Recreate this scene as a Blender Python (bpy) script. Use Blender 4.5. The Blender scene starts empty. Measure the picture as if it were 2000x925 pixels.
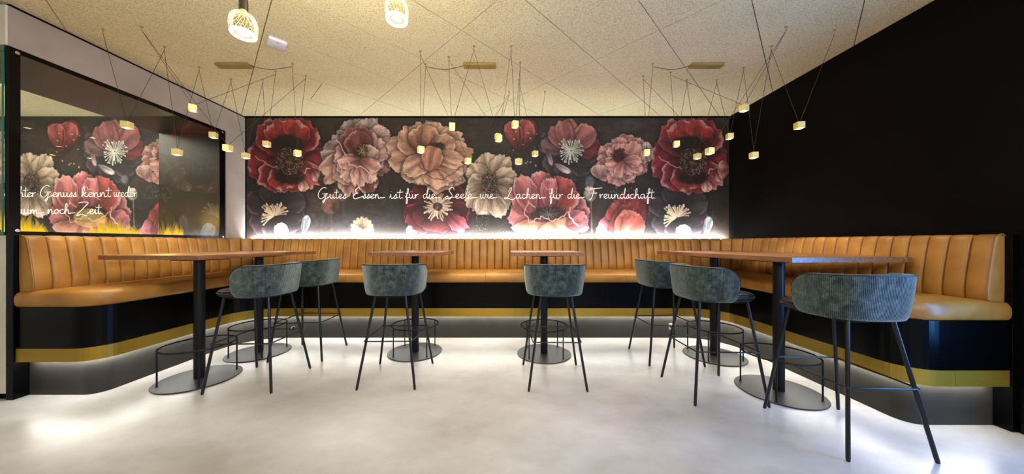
import bpy, bmesh, math, random
import numpy as np
from mathutils import Vector, Matrix

C = bpy.context.scene.collection
random.seed(7)
PI = math.pi
# ------------------------------------------------------------------ camera, world, lights, exposure
F, X0, Y0, H0 = 586.0, 991.0, 473.0, 1.2          # focal length and principal point in pixels of the 2000x925 frame, eye height
cam_data = bpy.data.cameras.new('camera')
cam_data.sensor_width = 36.0
cam_data.lens = F / 2000.0 * 36.0
cam_data.shift_x = (1000.0 - X0) / 2000.0
cam_data.shift_y = (Y0 - 462.5) / 2000.0
cam_data.clip_start = 0.02
cam = bpy.data.objects.new('camera', cam_data)
C.objects.link(cam)
cam.location = (0, 0, H0)
cam.rotation_euler = (PI / 2, 0, 0)
bpy.context.scene.camera = cam

vs = bpy.context.scene.view_settings
vs.view_transform = 'Standard'
vs.look = 'None'
vs.gamma = 1.0
vs.use_curve_mapping = False
vs.exposure = 0.5

world = bpy.data.worlds.new('world')
bpy.context.scene.world = world
world.use_nodes = True
bg = world.node_tree.nodes['Background']
bg.inputs[0].default_value = (1.0, 0.93, 0.82, 1)
bg.inputs[1].default_value = 0.30


def area_light(name, loc, target, sx, sy, power, col):
    d = bpy.data.lights.new(name, 'AREA')
    d.shape = 'RECTANGLE'
    d.size, d.size_y, d.energy, d.color = sx, sy, power, col
    o = bpy.data.objects.new(name, d)
    C.objects.link(o)
    o.location = loc
    o.rotation_euler = (Vector(target) - Vector(loc)).to_track_quat('-Z', 'Y').to_euler()
    return o


def point_light(name, loc, power, col, r=0.03):
    d = bpy.data.lights.new(name, 'POINT')
    d.energy, d.color, d.shadow_soft_size = power, col, r
    o = bpy.data.objects.new(name, d)
    C.objects.link(o)
    o.location = loc
    return o


# unseen rest of the room: added warm fill lights, and a bluish window front on the right
area_light('room_fill_light', (1.2, -2.6, 2.6), (0.2, 3.5, 1.6), 3.6, 1.2, 105, (1.0, 0.96, 0.90))  # added fill from behind the camera
area_light('overhead_fill_light', (-0.3, 1.6, 2.98), (-0.3, 1.9, 0.0), 4.5, 1.6, 14, (1.0, 0.97, 0.93))  # added fill just under the ceiling, without a fixture
area_light('window_light', (3.21, 1.0, 1.2), (0, 1.0, 1.2), 0.8, 1.5, 60, (0.10, 0.36, 1.0))
area_light('back_room_light', (-6.1, 3.2, 2.95), (-6.3, 3.9, 0.6), 1.6, 1.2, 70, (1.0, 0.94, 0.86))  # added so the mural beyond the fireplace glass is lit

# ------------------------------------------------------------------ helpers


def at(px, py, D):
    """world point at depth D seen at pixel px, py of the 2000x925 photograph (used for measuring positions once)"""
    return Vector(((px - X0) / F * D, D, H0 + (Y0 - py) / F * D))


def plan(px, py, z):
    D = (z - H0) * F / (Y0 - py)
    return Vector(((px - X0) / F * D, D, z))


def tag(o, label=None, cat=None, group=None, kind=None):
    if label: o['label'] = label
    if cat: o['category'] = cat
    if group: o['group'] = group
    if kind: o['kind'] = kind
    return o


def thing(name, label, cat, loc=(0, 0, 0), rz=0.0, group=None):
    o = bpy.data.objects.new(name, None)
    o.empty_display_size = 0.05
    C.objects.link(o)
    o.location = loc
    o.rotation_euler = (0, 0, rz)
    return tag(o, label, cat, group)


def link_mesh(name, me, parent=None, loc=None):
    o = bpy.data.objects.new(name, me)
    C.objects.link(o)
    if parent is not None:
        o.parent = parent
    if loc is not None:
        o.location = loc
    return o


def obj(name, bm, mat, parent=None, smooth=False, angle=None, loc=None):
    me = bpy.data.meshes.new(name)
    bmesh.ops.recalc_face_normals(bm, faces=bm.faces)
    if smooth:
        for f in bm.faces: f.smooth = True
        if angle:
            for e in bm.edges:
                if len(e.link_faces) == 2 and e.calc_face_angle(0) > angle:
                    e.smooth = False
    bm.to_mesh(me)
    bm.free()
    me.materials.append(mat)
    return link_mesh(name, me, parent, loc)


def add_box(bm, x0, x1, y0, y1, z0, z1, bevel=0.0, M=None):
    r = bmesh.ops.create_cube(bm, size=1.0)
    v = r['verts']
    for p in v:
        p.co = Vector(((p.co.x + .5) * (x1 - x0) + x0, (p.co.y + .5) * (y1 - y0) + y0, (p.co.z + .5) * (z1 - z0) + z0))
    if M is not None:
        for p in v: p.co = M @ p.co
    if bevel > 0:
        es = list({e for p in v for e in p.link_edges})
        bmesh.ops.bevel(bm, geom=es, offset=bevel, segments=2, profile=0.5, affect='EDGES')
    return bm


def box(name, x0, x1, y0, y1, z0, z1, mat, parent=None, bevel=0.0, M=None):
    return obj(name, add_box(bmesh.new(), x0, x1, y0, y1, z0, z1, bevel, M), mat, parent)


def add_tube(bm, pts, r, sides=8, closed=False, caps=True):
    pts = [Vector(p) for p in pts]
    n = len(pts)
    rs = r if isinstance(r, (list, tuple)) else [r] * n
    rings = []
    prev = None
    for i, p in enumerate(pts):
        if closed:
            t = (pts[(i + 1) % n] - pts[i - 1])
        else:
            t = pts[min(i + 1, n - 1)] - pts[max(i - 1, 0)]
        t.normalize()
        if prev is None:
            a = Vector((0, 0, 1)) if abs(t.z) < .9 else Vector((1, 0, 0))
            nrm = t.cross(a).normalized()
        else:
            nrm = (prev - t * prev.dot(t))
            nrm = nrm.normalized() if nrm.length > 1e-6 else t.orthogonal().normalized()
        prev = nrm
        b = t.cross(nrm)
        rings.append([bm.verts.new(p + (nrm * math.cos(2 * PI * k / sides) + b * math.sin(2 * PI * k / sides)) * rs[i]) for k in range(sides)])
    m = n if closed else n - 1
    for i in range(m):
        A, B = rings[i], rings[(i + 1) % n]
        for k in range(sides):
            bm.faces.new((A[k], A[(k + 1) % sides], B[(k + 1) % sides], B[k]))
    if not closed and caps:
        bm.faces.new(rings[0][::-1])
        bm.faces.new(rings[-1])
    return bm


def add_lathe(bm, prof, segs=32, center=(0, 0, 0), caps=True):
    cx, cy, cz = center
    rings = []
    for r, z in prof:
        if r < 1e-5:
            rings.append([bm.verts.new((cx, cy, cz + z))])
        else:
            rings.append([bm.verts.new((cx + r * math.cos(2 * PI * k / segs), cy + r * math.sin(2 * PI * k / segs), cz + z)) for k in range(segs)])
    for A, B in zip(rings, rings[1:]):
        for k in range(segs):
            a0, a1 = A[k % len(A)], A[(k + 1) % len(A)]
            b0, b1 = B[k % len(B)], B[(k + 1) % len(B)]
            vs_ = []
            for v in (a0, a1, b1, b0):
                if v not in vs_: vs_.append(v)
            if len(vs_) >= 3: bm.faces.new(vs_)
    if caps:
        if len(rings[0]) > 2: bm.faces.new(rings[0][::-1])
        if len(rings[-1]) > 2: bm.faces.new(rings[-1])
    return bm


def loft(bm, rows, close_u=False):
    """rows: list of equally long lists of points -> quads"""
    V = [[bm.verts.new(p) for p in r] for r in rows]
    for A, B in zip(V, V[1:]):
        n = len(A)
        for k in range(n if close_u else n - 1):
            bm.faces.new((A[k], A[(k + 1) % n], B[(k + 1) % n], B[k]))
    return V


def catmull(pts, k=5, closed=False):
    P_ = [Vector(p) for p in pts]
    if len(P_) < 3: return P_
    out = []
    n = len(P_)
    for i in range(n - 1):
        p0, p1, p2, p3 = P_[max(i - 1, 0)], P_[i], P_[i + 1], P_[min(i + 2, n - 1)]
        for j in range(k):
            t = j / k
            out.append(0.5 * ((2 * p1) + (p2 - p0) * t + (2 * p0 - 5 * p1 + 4 * p2 - p3) * t * t + (3 * p1 - p0 - 3 * p2 + p3) * t ** 3))
    out.append(P_[-1])
    return out


# ------------------------------------------------------------------ materials


def lin(r, g, b):
    f = lambda c: (c / 255) / 12.92 if c / 255 <= .04045 else ((c / 255 + .055) / 1.055) ** 2.4
    return (f(r), f(g), f(b), 1)


def mat(name, col, rough=.5, metal=0.0, spec=.5, **kw):
    m = bpy.data.materials.new(name)
    m.use_nodes = True
    b = m.node_tree.nodes['Principled BSDF']
    b.inputs['Base Color'].default_value = col
    b.inputs['Roughness'].default_value = rough
    b.inputs['Metallic'].default_value = metal
    b.inputs['Specular IOR Level'].default_value = spec
    for k, v in kw.items():
        b.inputs[k.replace('_', ' ')].default_value = v
    return m


def N(m, t, **kw):
    n = m.node_tree.nodes.new(t)
    for k, v in kw.items():
        if k.startswith('i_'):
            key = k[2:].replace('_', ' ')
            n.inputs[int(key) if key.isdigit() else key].default_value = v
        else:
            setattr(n, k, v)
    return n


def L(m, a, b):
    m.node_tree.links.new(a, b)


def ramp(m, fac, stops):
    r = N(m, 'ShaderNodeValToRGB')
    e = r.color_ramp.elements
    while len(e) < len(stops): e.new(.5)
    for k, (p, c) in enumerate(stops):
        e[k].position = p
        e[k].color = c
    L(m, fac, r.inputs[0])
    return r.outputs[0]


def coords(m, kind='Object', scale=(1, 1, 1)):
    t = N(m, 'ShaderNodeTexCoord')
    mp = N(m, 'ShaderNodeMapping')
    mp.inputs['Scale'].default_value = scale
    L(m, t.outputs[kind], mp.inputs[0])
    return mp.outputs[0]


def noise(m, vec, scale, detail=4, rough=.5):
    n = N(m, 'ShaderNodeTexNoise', i_Scale=scale, i_Detail=detail, i_Roughness=rough)
    L(m, vec, n.inputs['Vector'])
    return n.outputs['Fac']


def bump(m, height, strength=.3, dist=.01):
    b = N(m, 'ShaderNodeBump', i_Strength=strength, i_Distance=dist)
    L(m, height, b.inputs['Height'])
    L(m, b.outputs[0], m.node_tree.nodes['Principled BSDF'].inputs['Normal'])


def mottled(name, c1, c2, scale, rough=.5, detail=4, bstr=0.0, bscale=None, kind='Object', lo=.35, hi=.65, stretch=(1, 1, 1), **kw):
    m = mat(name, c1, rough, **kw)
    v = coords(m, kind, stretch)
    col = ramp(m, noise(m, v, scale, detail), [(lo, c1), (hi, c2)])
    L(m, col, m.node_tree.nodes['Principled BSDF'].inputs['Base Color'])
    if bstr:
        bump(m, noise(m, v, bscale or scale * 6, 3), bstr, .004)
    return m


def emis(name, col, strength):
    m = bpy.data.materials.new(name)
    m.use_nodes = True
    nt = m.node_tree
    nt.nodes.clear()
    e = nt.nodes.new('ShaderNodeEmission')
    e.inputs[0].default_value = col
    e.inputs[1].default_value = strength
    o = nt.nodes.new('ShaderNodeOutputMaterial')
    nt.links.new(e.outputs[0], o.inputs[0])
    return m


# ceiling wood-wool boards
M_board = mat('wood_wool_board', lin(200, 185, 150), .95, spec=.1)
v = coords(M_board, 'Object')
nz = noise(M_board, v, 95, 4, .72)
n2 = noise(M_board, v, 1.3, 2)
mix = N(M_board, 'ShaderNodeMix', data_type='RGBA', blend_type='MULTIPLY')
mix.inputs[0].default_value = 1
L(M_board, ramp(M_board, nz, [(.28, lin(150, 134, 92)), (.47, lin(226, 213, 168)), (.70, lin(246, 237, 202))]), mix.inputs[6])
L(M_board, ramp(M_board, n2, [(.3, (.9, .9, .88, 1)), (.7, (1, 1, 1, 1))]), mix.inputs[7])
L(M_board, mix.outputs[2], M_board.node_tree.nodes['Principled BSDF'].inputs['Base Color'])
bump(M_board, nz, .6, .006)

M_floor = mat('polished_screed', lin(205, 200, 190), .30, spec=.5)
v = coords(M_floor, 'Object')
vst = coords(M_floor, 'Object', (1.0, 1.6, 1))
vst.node.inputs['Rotation'].default_value = (0, 0, .6)
n1 = noise(M_floor, vst, .9, 9, .58)
n3 = noise(M_floor, vst, 4.5, 12, .72)
def soft(m, fac, lo, hi, ca, cb):
    r = N(m, 'ShaderNodeMapRange', i_1=lo, i_2=hi)
    L(m, fac, r.inputs[0])
    x = N(m, 'ShaderNodeMix', data_type='RGBA')
    x.inputs[6].default_value = ca; x.inputs[7].default_value = cb
    L(m, r.outputs[0], x.inputs[0])
    return x.outputs[2]


mix = N(M_floor, 'ShaderNodeMix', data_type='RGBA', blend_type='MULTIPLY')
mix.inputs[0].default_value = 1
L(M_floor, soft(M_floor, n1, .25, .75, lin(142, 136, 126), lin(200, 200, 201)), mix.inputs[6])
L(M_floor, soft(M_floor, n3, .3, .7, (.84, .828, .81, 1), (1, 1, 1, 1)), mix.inputs[7])
L(M_floor, mix.outputs[2], M_floor.node_tree.nodes['Principled BSDF'].inputs['Base Color'])
M_concrete = mottled('board_concrete', lin(146, 135, 124), lin(168, 156, 145), 2.2, .85, 8, .25, 40, lo=.3, hi=.7)
M_concrete_end = mottled('light_plaster', lin(205, 198, 178), lin(218, 211, 192), 3, .85, 6)
M_blackwall = mottled('matt_black_paint', (.0016, .0014, .0014, 1), (.0026, .0023, .002, 1), 1.5, .6, 4, spec=.06)
M_black = mat('black_lacquer', (.0015, .0015, .0018, 1), .24, spec=.15)
M_gap = mat('shadow_gap', (.002, .002, .002, 1), .9, spec=.1)
M_plinth = mottled('plinth_board', (.028, .027, .023, 1), (.040, .038, .033, 1), 2, .5, 3, spec=.12)
M_metal = mat('black_powder_coat', (.0045, .0045, .005, 1), .42, spec=.25)
M_leg = mat('black_steel_tube', (.0045, .0045, .005, 1), .28, spec=.5)
M_disc = mat('black_steel_plate', (.020, .020, .019, 1), .45, spec=.3)
M_gold = mottled('brushed_brass_strip', (.36, .22, .018, 1), (.42, .27, .03, 1), 1.2, .36, 3, stretch=(1, 1, 6), metal=.55)
M_brass = mottled('satin_brass', (.92, .74, .26, 1), (.97, .80, .32, 1), 20, .4, 3, metal=.25)
M_canopy = mottled('aged_brass', (.36, .25, .07, 1), (.42, .31, .10, 1), 6, .38, 3, metal=.5)
M_leather = mottled('cognac_leather', lin(146, 97, 36), lin(178, 128, 58), 5.5, .40, 6, .18, 120, spec=.45, lo=.28, hi=.72)
M_blackleather = mottled('black_leather', (.006, .005, .005, 1), (.010, .008, .008, 1), 30, .36, 4, .2, 160, spec=.22)
M_piping = mat('black_piping', (.006, .007, .009, 1), .5)
M_white = mat('white_plastic', lin(225, 222, 230), .4)
M_cable = mat('cloth_cable', (.028, .018, .008, 1), .6)
M_socket_metal = mat('bronze_lamp_holder', (.035, .022, .012, 1), .35, metal=.6)
M_chrome = mat('chrome', (.7, .7, .7, 1), .15, metal=1.0)
M_led = emis('led_strip_light', (1.0, .97, .90, 1), 70.0)
M_led_mural = emis('led_wall_wash_light', (.93, .96, 1.0, 1), 26.0)
M_led_mural2 = emis('led_wall_wash_side', (.93, .96, 1.0, 1), 560.0)
M_text = mat('white_lettering', (.95, .92, .86, 1), .6)

# wood
M_wood = mat('oiled_oak', lin(150, 98, 58), .38, spec=.7, Coat_Weight=.5, Coat_Roughness=.3)
v = coords(M_wood, 'Object', (14, 1.1, 14))
nw = noise(M_wood, v, 3.2, 8, .6)
L(M_wood, ramp(M_wood, nw, [(.3, lin(84, 52, 26)), (.5, lin(124, 80, 42)), (.7, lin(156, 108, 64))]), M_wood.node_tree.nodes['Principled BSDF'].inputs['Base Color'])
bump(M_wood, nw, .05, .001)

# corduroy
M_cord = mat('teal_corduroy', lin(80, 102, 104), .85, spec=.2)
bs = M_cord.node_tree.nodes['Principled BSDF']
bs.inputs['Sheen Weight'].default_value = .8
bs.inputs['Sheen Roughness'].default_value = .35
bs.inputs['Sheen Tint'].default_value = (.74, .86, .88, 1)
uv = N(M_cord, 'ShaderNodeTexCoord')
sp = N(M_cord, 'ShaderNodeSeparateXYZ'); L(M_cord, uv.outputs['UV'], sp.inputs[0])
mu = N(M_cord, 'ShaderNodeMath', operation='MULTIPLY', i_1=2 * PI / .0085); L(M_cord, sp.outputs[0], mu.inputs[0])
si = N(M_cord, 'ShaderNodeMath', operation='SINE'); L(M_cord, mu.outputs[0], si.inputs[0])
ma = N(M_cord, 'ShaderNodeMath', operation='MULTIPLY_ADD', i_1=.5, i_2=.5); L(M_cord, si.outputs[0], ma.inputs[0])
vo = coords(M_cord, 'Object')
cl = ramp(M_cord, noise(M_cord, vo, 22, 7, .72), [(.34, lin(34, 42, 40)), (.5, lin(64, 76, 74)), (.68, lin(102, 118, 117))])
mix = N(M_cord, 'ShaderNodeMix', data_type='RGBA', blend_type='MULTIPLY')
mix.inputs[0].default_value = .75
L(M_cord, cl, mix.inputs[6])
L(M_cord, ramp(M_cord, ma.outputs[0], [(.1, (.22, .22, .22, 1)), (.7, (1, 1, 1, 1))]), mix.inputs[7])
L(M_cord, mix.outputs[2], bs.inputs['Base Color'])
bump(M_cord, ma.outputs[0], .7, .003)

# architectural glass: clear with a weak mirror reflection
def thin_glass(name, tint, refl=1.0, rough=0.0):
    m = bpy.data.materials.new(name)
    m.use_nodes = True
    nt = m.node_tree
    nt.nodes.clear()
    t = nt.nodes.new('ShaderNodeBsdfTransparent'); t.inputs[0].default_value = tint
    g = nt.nodes.new('ShaderNodeBsdfGlossy'); g.inputs['Roughness'].default_value = rough
    f = nt.nodes.new('ShaderNodeFresnel'); f.inputs[0].default_value = 1.45
    k = nt.nodes.new('ShaderNodeMath'); k.operation = 'MULTIPLY'; k.inputs[1].default_value = refl
    mx = nt.nodes.new('ShaderNodeMixShader')
    o = nt.nodes.new('ShaderNodeOutputMaterial')
    nt.links.new(f.outputs[0], k.inputs[0]); nt.links.new(k.outputs[0], mx.inputs[0])
    nt.links.new(t.outputs[0], mx.inputs[1]); nt.links.new(g.outputs[0], mx.inputs[2]); nt.links.new(mx.outputs[0], o.inputs[0])
    return m


M_glass = thin_glass('clear_glass', (.95, .96, .95, 1), .28)
M_glassedge = mat('green_glass_edge', (.01, .22, .12, 1), .2)
M_bulbglass = thin_glass('amber_bulb_glass', (.97, .93, .78, 1), 1.0)

# ------------------------------------------------------------------ setting
HC = 3.034                      # ceiling height
XL, XR, YB = -3.82, 3.235, 4.37  # left wall face, right wall face, back wall face
XF = -7.6                       # the neighbouring room seen through the fireplace glass reaches to here
YF = -3.2

floor = box('floor', XF, XR + .2, YF, YB + .2, -.1, 0, M_floor); floor['kind'] = 'structure'

ceiling = box('ceiling', XF, XR + .2, YF, YB + .2, HC + .018, HC + .1, M_gap); ceiling['kind'] = 'structure'


def clip_poly(poly, a, b, c):     # keep a*x+b*y<=c
    out = []
    for i in range(len(poly)):
        p, q = poly[i], poly[(i + 1) % len(poly)]
        dp, dq = a * p[0] + b * p[1] - c, a * q[0] + b * q[1] - c
        if dp <= 0: out.append(p)
        if (dp < 0) != (dq < 0):
            t = dp / (dp - dq)
            out.append((p[0] + t * (q[0] - p[0]), p[1] + t * (q[1] - p[1])))
    return out


S2 = math.sqrt(2)
for iu in range(-7, 8):
    for iv in range(-6, 18):
        u0, v0 = .345 + 1.21 * iu, .905 + .606 * iv
        g = .003
        cs = [(u0 + g, v0 + g), (u0 + 1.21 - g, v0 + g), (u0 + 1.21 - g, v0 + .606 - g), (u0 + g, v0 + .606 - g)]
        poly = [((u - w) / S2, (u + w) / S2) for u, w in cs]
        for a, b, c in ((1, 0, XR), (-1, 0, -XF), (0, 1, YB), (0, -1, 1.6)):
            poly = clip_poly(poly, a, b, c)
            if len(poly) < 3: break
        if len(poly) < 3: continue
        ar = abs(sum(poly[i][0] * poly[(i + 1) % len(poly)][1] - poly[(i + 1) % len(poly)][0] * poly[i][1] for i in range(len(poly)))) / 2
        if ar < .0003: continue
        bm = bmesh.new()
        dz = random.uniform(-.0006, .0006)
        A = [bm.verts.new((x, y, HC + dz)) for x, y in poly]
        B = [bm.verts.new((x, y, HC + .018)) for x, y in poly]
        bm.faces.new(A); bm.faces.new(B[::-1])
        n = len(A)
        for k in range(n): bm.faces.new((A[k], A[(k + 1) % n], B[(k + 1) % n], B[k]))
        obj('ceiling_board', bm, M_board, ceiling)

wall_back = box('wall_back', XF, XR + .2, YB + .004, YB + .2, 0, HC + .1, M_gap); wall_back['kind'] = 'structure'
wall_right = box('wall_right', XR, XR + .2, YF, YB + .004, 0, HC + .018, M_blackwall); wall_right['kind'] = 'structure'
tr = box('trim_1', XL, XR, YB - .012, YB + .004, HC - .022, HC, M_gap); tr['kind'] = 'structure'
bb = box('baseboard_right', XR - .014, XR, YF, 1.885, 0, .066, M_black, bevel=.003); bb['kind'] = 'structure'

# left wall: concrete beam over and knee wall under the glazed fireplace, pier at the back
XI = -4.71
wl = bpy.data.objects.new('wall_left', None); C.objects.link(wl); wl['kind'] = 'structure'
box('beam', XI, XL, 2.294, YB, 2.707, HC - .022, M_concrete, wl)
box('shadow_gap', XI + .02, XL - .012, 2.31, YB, HC - .022, HC, M_gap, wl)
box('knee_wall', XI, XL, 2.294, YB, .05, 1.255, M_concrete, wl)
box('kick_strip', XI + .012, XL - .012, 2.306, YB, 0, .05, M_gap, wl)
box('pier', XI, XL, 4.075, YB, 1.255, 2.707, M_concrete, wl)
e1 = box('end_facing', XI, XL - .030, 2.282, 2.294, 2.707, HC - .024, M_concrete_end, wl, .001)
box('end_facing', XL - .027, XL, 2.282, 2.294, 2.707, HC - .024, M_concrete_end, wl, .001)
box('end_facing', XI, XL, 2.282, 2.294, .05, 1.25, M_concrete_end, wl, .001)

# ------------------------------------------------------------------ mural: flat printed wall covering, colours computed per vertex
rng = np.random.RandomState(11)


class Noise:
    def __init__(s, seed): s.g = np.random.RandomState(seed).rand(256, 256).astype(np.float32)

    def val(s, x, y):
        xi, yi = np.floor(x).astype(int), np.floor(y).astype(int)
        fx, fy = x - xi, y - yi
        fx, fy = fx * fx * (3 - 2 * fx), fy * fy * (3 - 2 * fy)
        g = s.g
        a, b = g[xi % 256, yi % 256], g[(xi + 1) % 256, yi % 256]
        c, d = g[xi % 256, (yi + 1) % 256], g[(xi + 1) % 256, (yi + 1) % 256]
        return (a * (1 - fx) + b * fx) * (1 - fy) + (c * (1 - fx) + d * fx) * fy

    def fbm(s, x, y, o=4):
        r, a, t = 0, .5, 0
        for k in range(o):
            r = r + a * s.val(x * 2 ** k + 17 * k, y * 2 ** k + 9 * k); t += a; a *= .55
        return r / t


NZ = Noise(5)


def sm(a, b, x):
    t = np.clip((x - a) / (b - a), 0, 1)
    return t * t * (3 - 2 * t)


def rgb(r, g, b): return np.array([r, g, b], np.float32)


class Canvas:
    def __init__(s, x0, x1, y0, y1, step):
        s.xs = np.arange(x0, x1 + step * .5, step); s.ys = np.arange(y0, y1 + step * .5, step)
        s.X, s.Y = np.meshgrid(s.xs, s.ys)
        s.x0, s.y0, s.st = x0, y0, step
        X, Y = s.X, s.Y
        n = NZ.fbm(X / 70, Y / 60, 5)[..., None]; n2 = NZ.fbm(X / 25 + 40, Y / 14 + 3, 4)[..., None]
        col = rgb(34, 27, 22) * (1 - n) + rgb(70, 58, 48) * n
        col = col * (1 - sm(.5, .75, n2) * .6) + rgb(66, 66, 70) * sm(.5, .75, n2) * .6
        col = col * (1 - sm(.6, .8, n) * .5) + rgb(60, 40, 22) * sm(.6, .8, n) * .5
        sc = NZ.fbm(X / 3.0, Y / 2.2 + 50, 3)[..., None]
        col = col + sm(.72, .82, sc) * 26
        s.img = col.astype(np.float32)

    def win(s, cx, cy, R):
        i0 = max(int((cy - R - s.y0) / s.st), 0); i1 = min(int((cy + R - s.y0) / s.st) + 2, len(s.ys))
        j0 = max(int((cx - R - s.x0) / s.st), 0); j1 = min(int((cx + R - s.x0) / s.st) + 2, len(s.xs))
        if i0 >= i1 or j0 >= j1: return None
        return slice(i0, i1), slice(j0, j1)

    def petal(s, cx, cy, ang, Ln, W, A, B, edge, ruf=.10, seed=0, rimw=.07, fold=5.0, streak=.5, shade=.55, alpha=1.0, cut=None):
        """ang in degrees, 0 right, 90 up. from the heart cx, cy outwards"""
        R = max(Ln, W) * 1.35 + 6
        w = s.win(cx, cy, R)
        if w is None: return
        X, Y = s.X[w], s.Y[w]
        a = math.radians(ang)
        dx, dy = X - cx, -(Y - cy)
        wob = (NZ.fbm(X / 14 + seed * 3.1, Y / 14 + seed, 3) - .5)
        u = (dx * math.cos(a) + dy * math.sin(a)) / Ln
        v_ = (-dx * math.sin(a) + dy * math.cos(a)) / W
        u = u + wob * .10; v_ = v_ + wob * .12
        th = np.arctan2(v_, u - .45)
        r = np.sqrt(((u - .5) / .52) ** 2 + (v_ / (.62 + .45 * np.clip(u, 0, 1))) ** 2)
        r = r + (ruf * 1.5 * (NZ.fbm(th * 2.6 + seed * 7, r * .8 + seed, 3) - .5) * 2 + .05 * (NZ.val(th * 13 + seed, u * 3) - .5)) * sm(-.1, .5, u)
        px = s.st / max(min(Ln, W), 1)
        m = 1 - sm(1 - px * 1.2, 1 + px * 1.2, r)
        sh = np.exp(-np.clip(r - 1, 0, 9) / .10) * (r > .97) * .55 * (1 - m)
        im = s.img[w]
        im *= (1 - sh * alpha)[..., None]
        t = sm(0, 1, u)[..., None]
        phi = np.arctan2(v_, np.clip(u + .25, .05, 9))
        st = (.6 * NZ.fbm(phi * 9 + seed * 5 + wob * 3, u * 1.8 + seed, 4) + .4 * NZ.fbm(X / 7 + seed, Y / 7, 4))[..., None] - .5
        fo = np.sin(phi * fold * 1.3 + seed + 4.5 * NZ.fbm(u * 2 + seed, phi * 3, 2))[..., None]
        col = A * (1 - t) + B * t
        col = col * (1 + streak * st * 1.5 + .16 * fo)
        col = col * (1 - shade * .45 * sm(.75, -.2, u))[..., None]
        rv = sm(.42, .62, NZ.fbm(th * 2.1 + seed * 3, seed + u, 2))
        rim = (sm(1 - rimw * (1.2 + 2.2 * rv), 1 - rimw * .6, r) * sm(.2, .6, u) * (.25 + .75 * rv))[..., None] * (.45 + .9 * (st + .5))
        col = col * (1 - np.clip(rim, 0, 1)) + edge * np.clip(rim, 0, 1)
        mm = (m * alpha)[..., None]
        s.img[w] = im * (1 - mm) + np.clip(col, 0, 255) * mm

    def blob(s, cx, cy, rx, ry, col, soft=.25, ang=0, tex=.3, seed=0, alpha=1.0):
        w = s.win(cx, cy, max(rx, ry) * 1.5 + 3)
        if w is None: return
        X, Y = s.X[w], s.Y[w]
        a = math.radians(ang)
        dx, dy = X - cx, -(Y - cy)
        u, v_ = (dx * math.cos(a) + dy * math.sin(a)) / rx, (-dx * math.sin(a) + dy * math.cos(a)) / ry
        n = NZ.fbm(X / 6 + seed, Y / 6 + seed * 2, 3) - .5
        r = np.sqrt(u * u + v_ * v_) + n * soft
        m = ((1 - sm(1 - soft, 1 + soft * .3, r)) * alpha)[..., None]
        s.img[w] = s.img[w] * (1 - m) + np.clip(col * (1 + tex * 2 * n[..., None]), 0, 255) * m

    def stroke(s, pts, wd, col, alpha=1.0):
        for (x1, y1), (x2, y2) in zip(pts, pts[1:]):
            cx, cy = (x1 + x2) / 2, (y1 + y2) / 2
            w = s.win(cx, cy, math.hypot(x2 - x1, y2 - y1) / 2 + wd + 1)
            if w is None: continue
            X, Y = s.X[w], s.Y[w]
            d2 = max((x2 - x1) ** 2 + (y2 - y1) ** 2, 1e-6)
            t = np.clip(((X - x1) * (x2 - x1) + (Y - y1) * (y2 - y1)) / d2, 0, 1)
            d = np.hypot(X - x1 - t * (x2 - x1), Y - y1 - t * (y2 - y1))
            m = ((1 - sm(wd * .5 - .3, wd * .5 + .5, d)) * alpha)[..., None]
            s.img[w] = s.img[w] * (1 - m) + col * m

    def stamens(s, cx, cy, n, r0, r1, col, wd=1.0, sq=1.0, a0=0, a1=360, tip=1.3, seed=1, var=60):
        rr = random.Random(seed)
        for k in range(n):
            a = math.radians(a0 + (a1 - a0) * (k + rr.random() * .8) / n)
            ra, rb = r0 * rr.uniform(.6, 1.1), r1 * rr.uniform(.65, 1.1)
            c = np.clip(col + rr.uniform(-var, var * .4), 0, 255)
            b = rr.uniform(-.25, .25)
            p = [(cx + ra * math.cos(a), cy - ra * math.sin(a) * sq), (cx + (ra + rb) / 2 * math.cos(a + b * .5), cy - (ra + rb) / 2 * math.sin(a + b * .5) * sq), (cx + rb * math.cos(a + b), cy - rb * math.sin(a + b) * sq)]
            s.stroke(p, wd, c, .9)
            if tip: s.blob(p[-1][0], p[-1][1], tip, tip, c, .3, tex=0)

    def dots(s, cx, cy, n, r0, r1, col, size=1.0, sq=1.0, seed=1, var=50):
        rr = random.Random(seed)
        for k in range(n):
            a, r = rr.random() * 2 * PI, rr.uniform(r0, r1)
            s.blob(cx + r * math.cos(a), cy + r * math.sin(a) * sq, size * rr.uniform(.7, 1.3), size * rr.uniform(.7, 1.3), np.clip(col + rr.uniform(-var, var), 0, 255), .3, tex=0)

    def wavy(s, pts, wd, col, amp=1.5, alpha=.9, seed=0):
        P_ = catmull([(p[0], p[1], 0) for p in pts], 7)
        rr = random.Random(seed)
        ph = rr.random() * 6
        q = [(p.x + amp * math.sin(ph + i * .9), p.y + amp * math.cos(ph * 2 + i * 1.1)) for i, p in enumerate(P_)]
        s.stroke(q, wd, col, alpha)


def ringp(c, cx, cy, n, L0, W0, A, B, edge, a0=0, seed=0, jit=.12, sq=1.0, **kw):
    rr = random.Random(seed)
    order = list(range(n)); rr.shuffle(order)
    for k in order:
        a = a0 + 360 * k / n + rr.uniform(-8, 8)
        l = L0 * rr.uniform(1 - jit, 1 + jit) * math.hypot(math.cos(math.radians(a)), sq * math.sin(math.radians(a)))
        f = rr.uniform(.86, 1.12)
        c.petal(cx, cy, a, l, W0 * rr.uniform(.9, 1.1), A * f, B * f, edge, seed=seed + k * 1.7, **kw)


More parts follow.
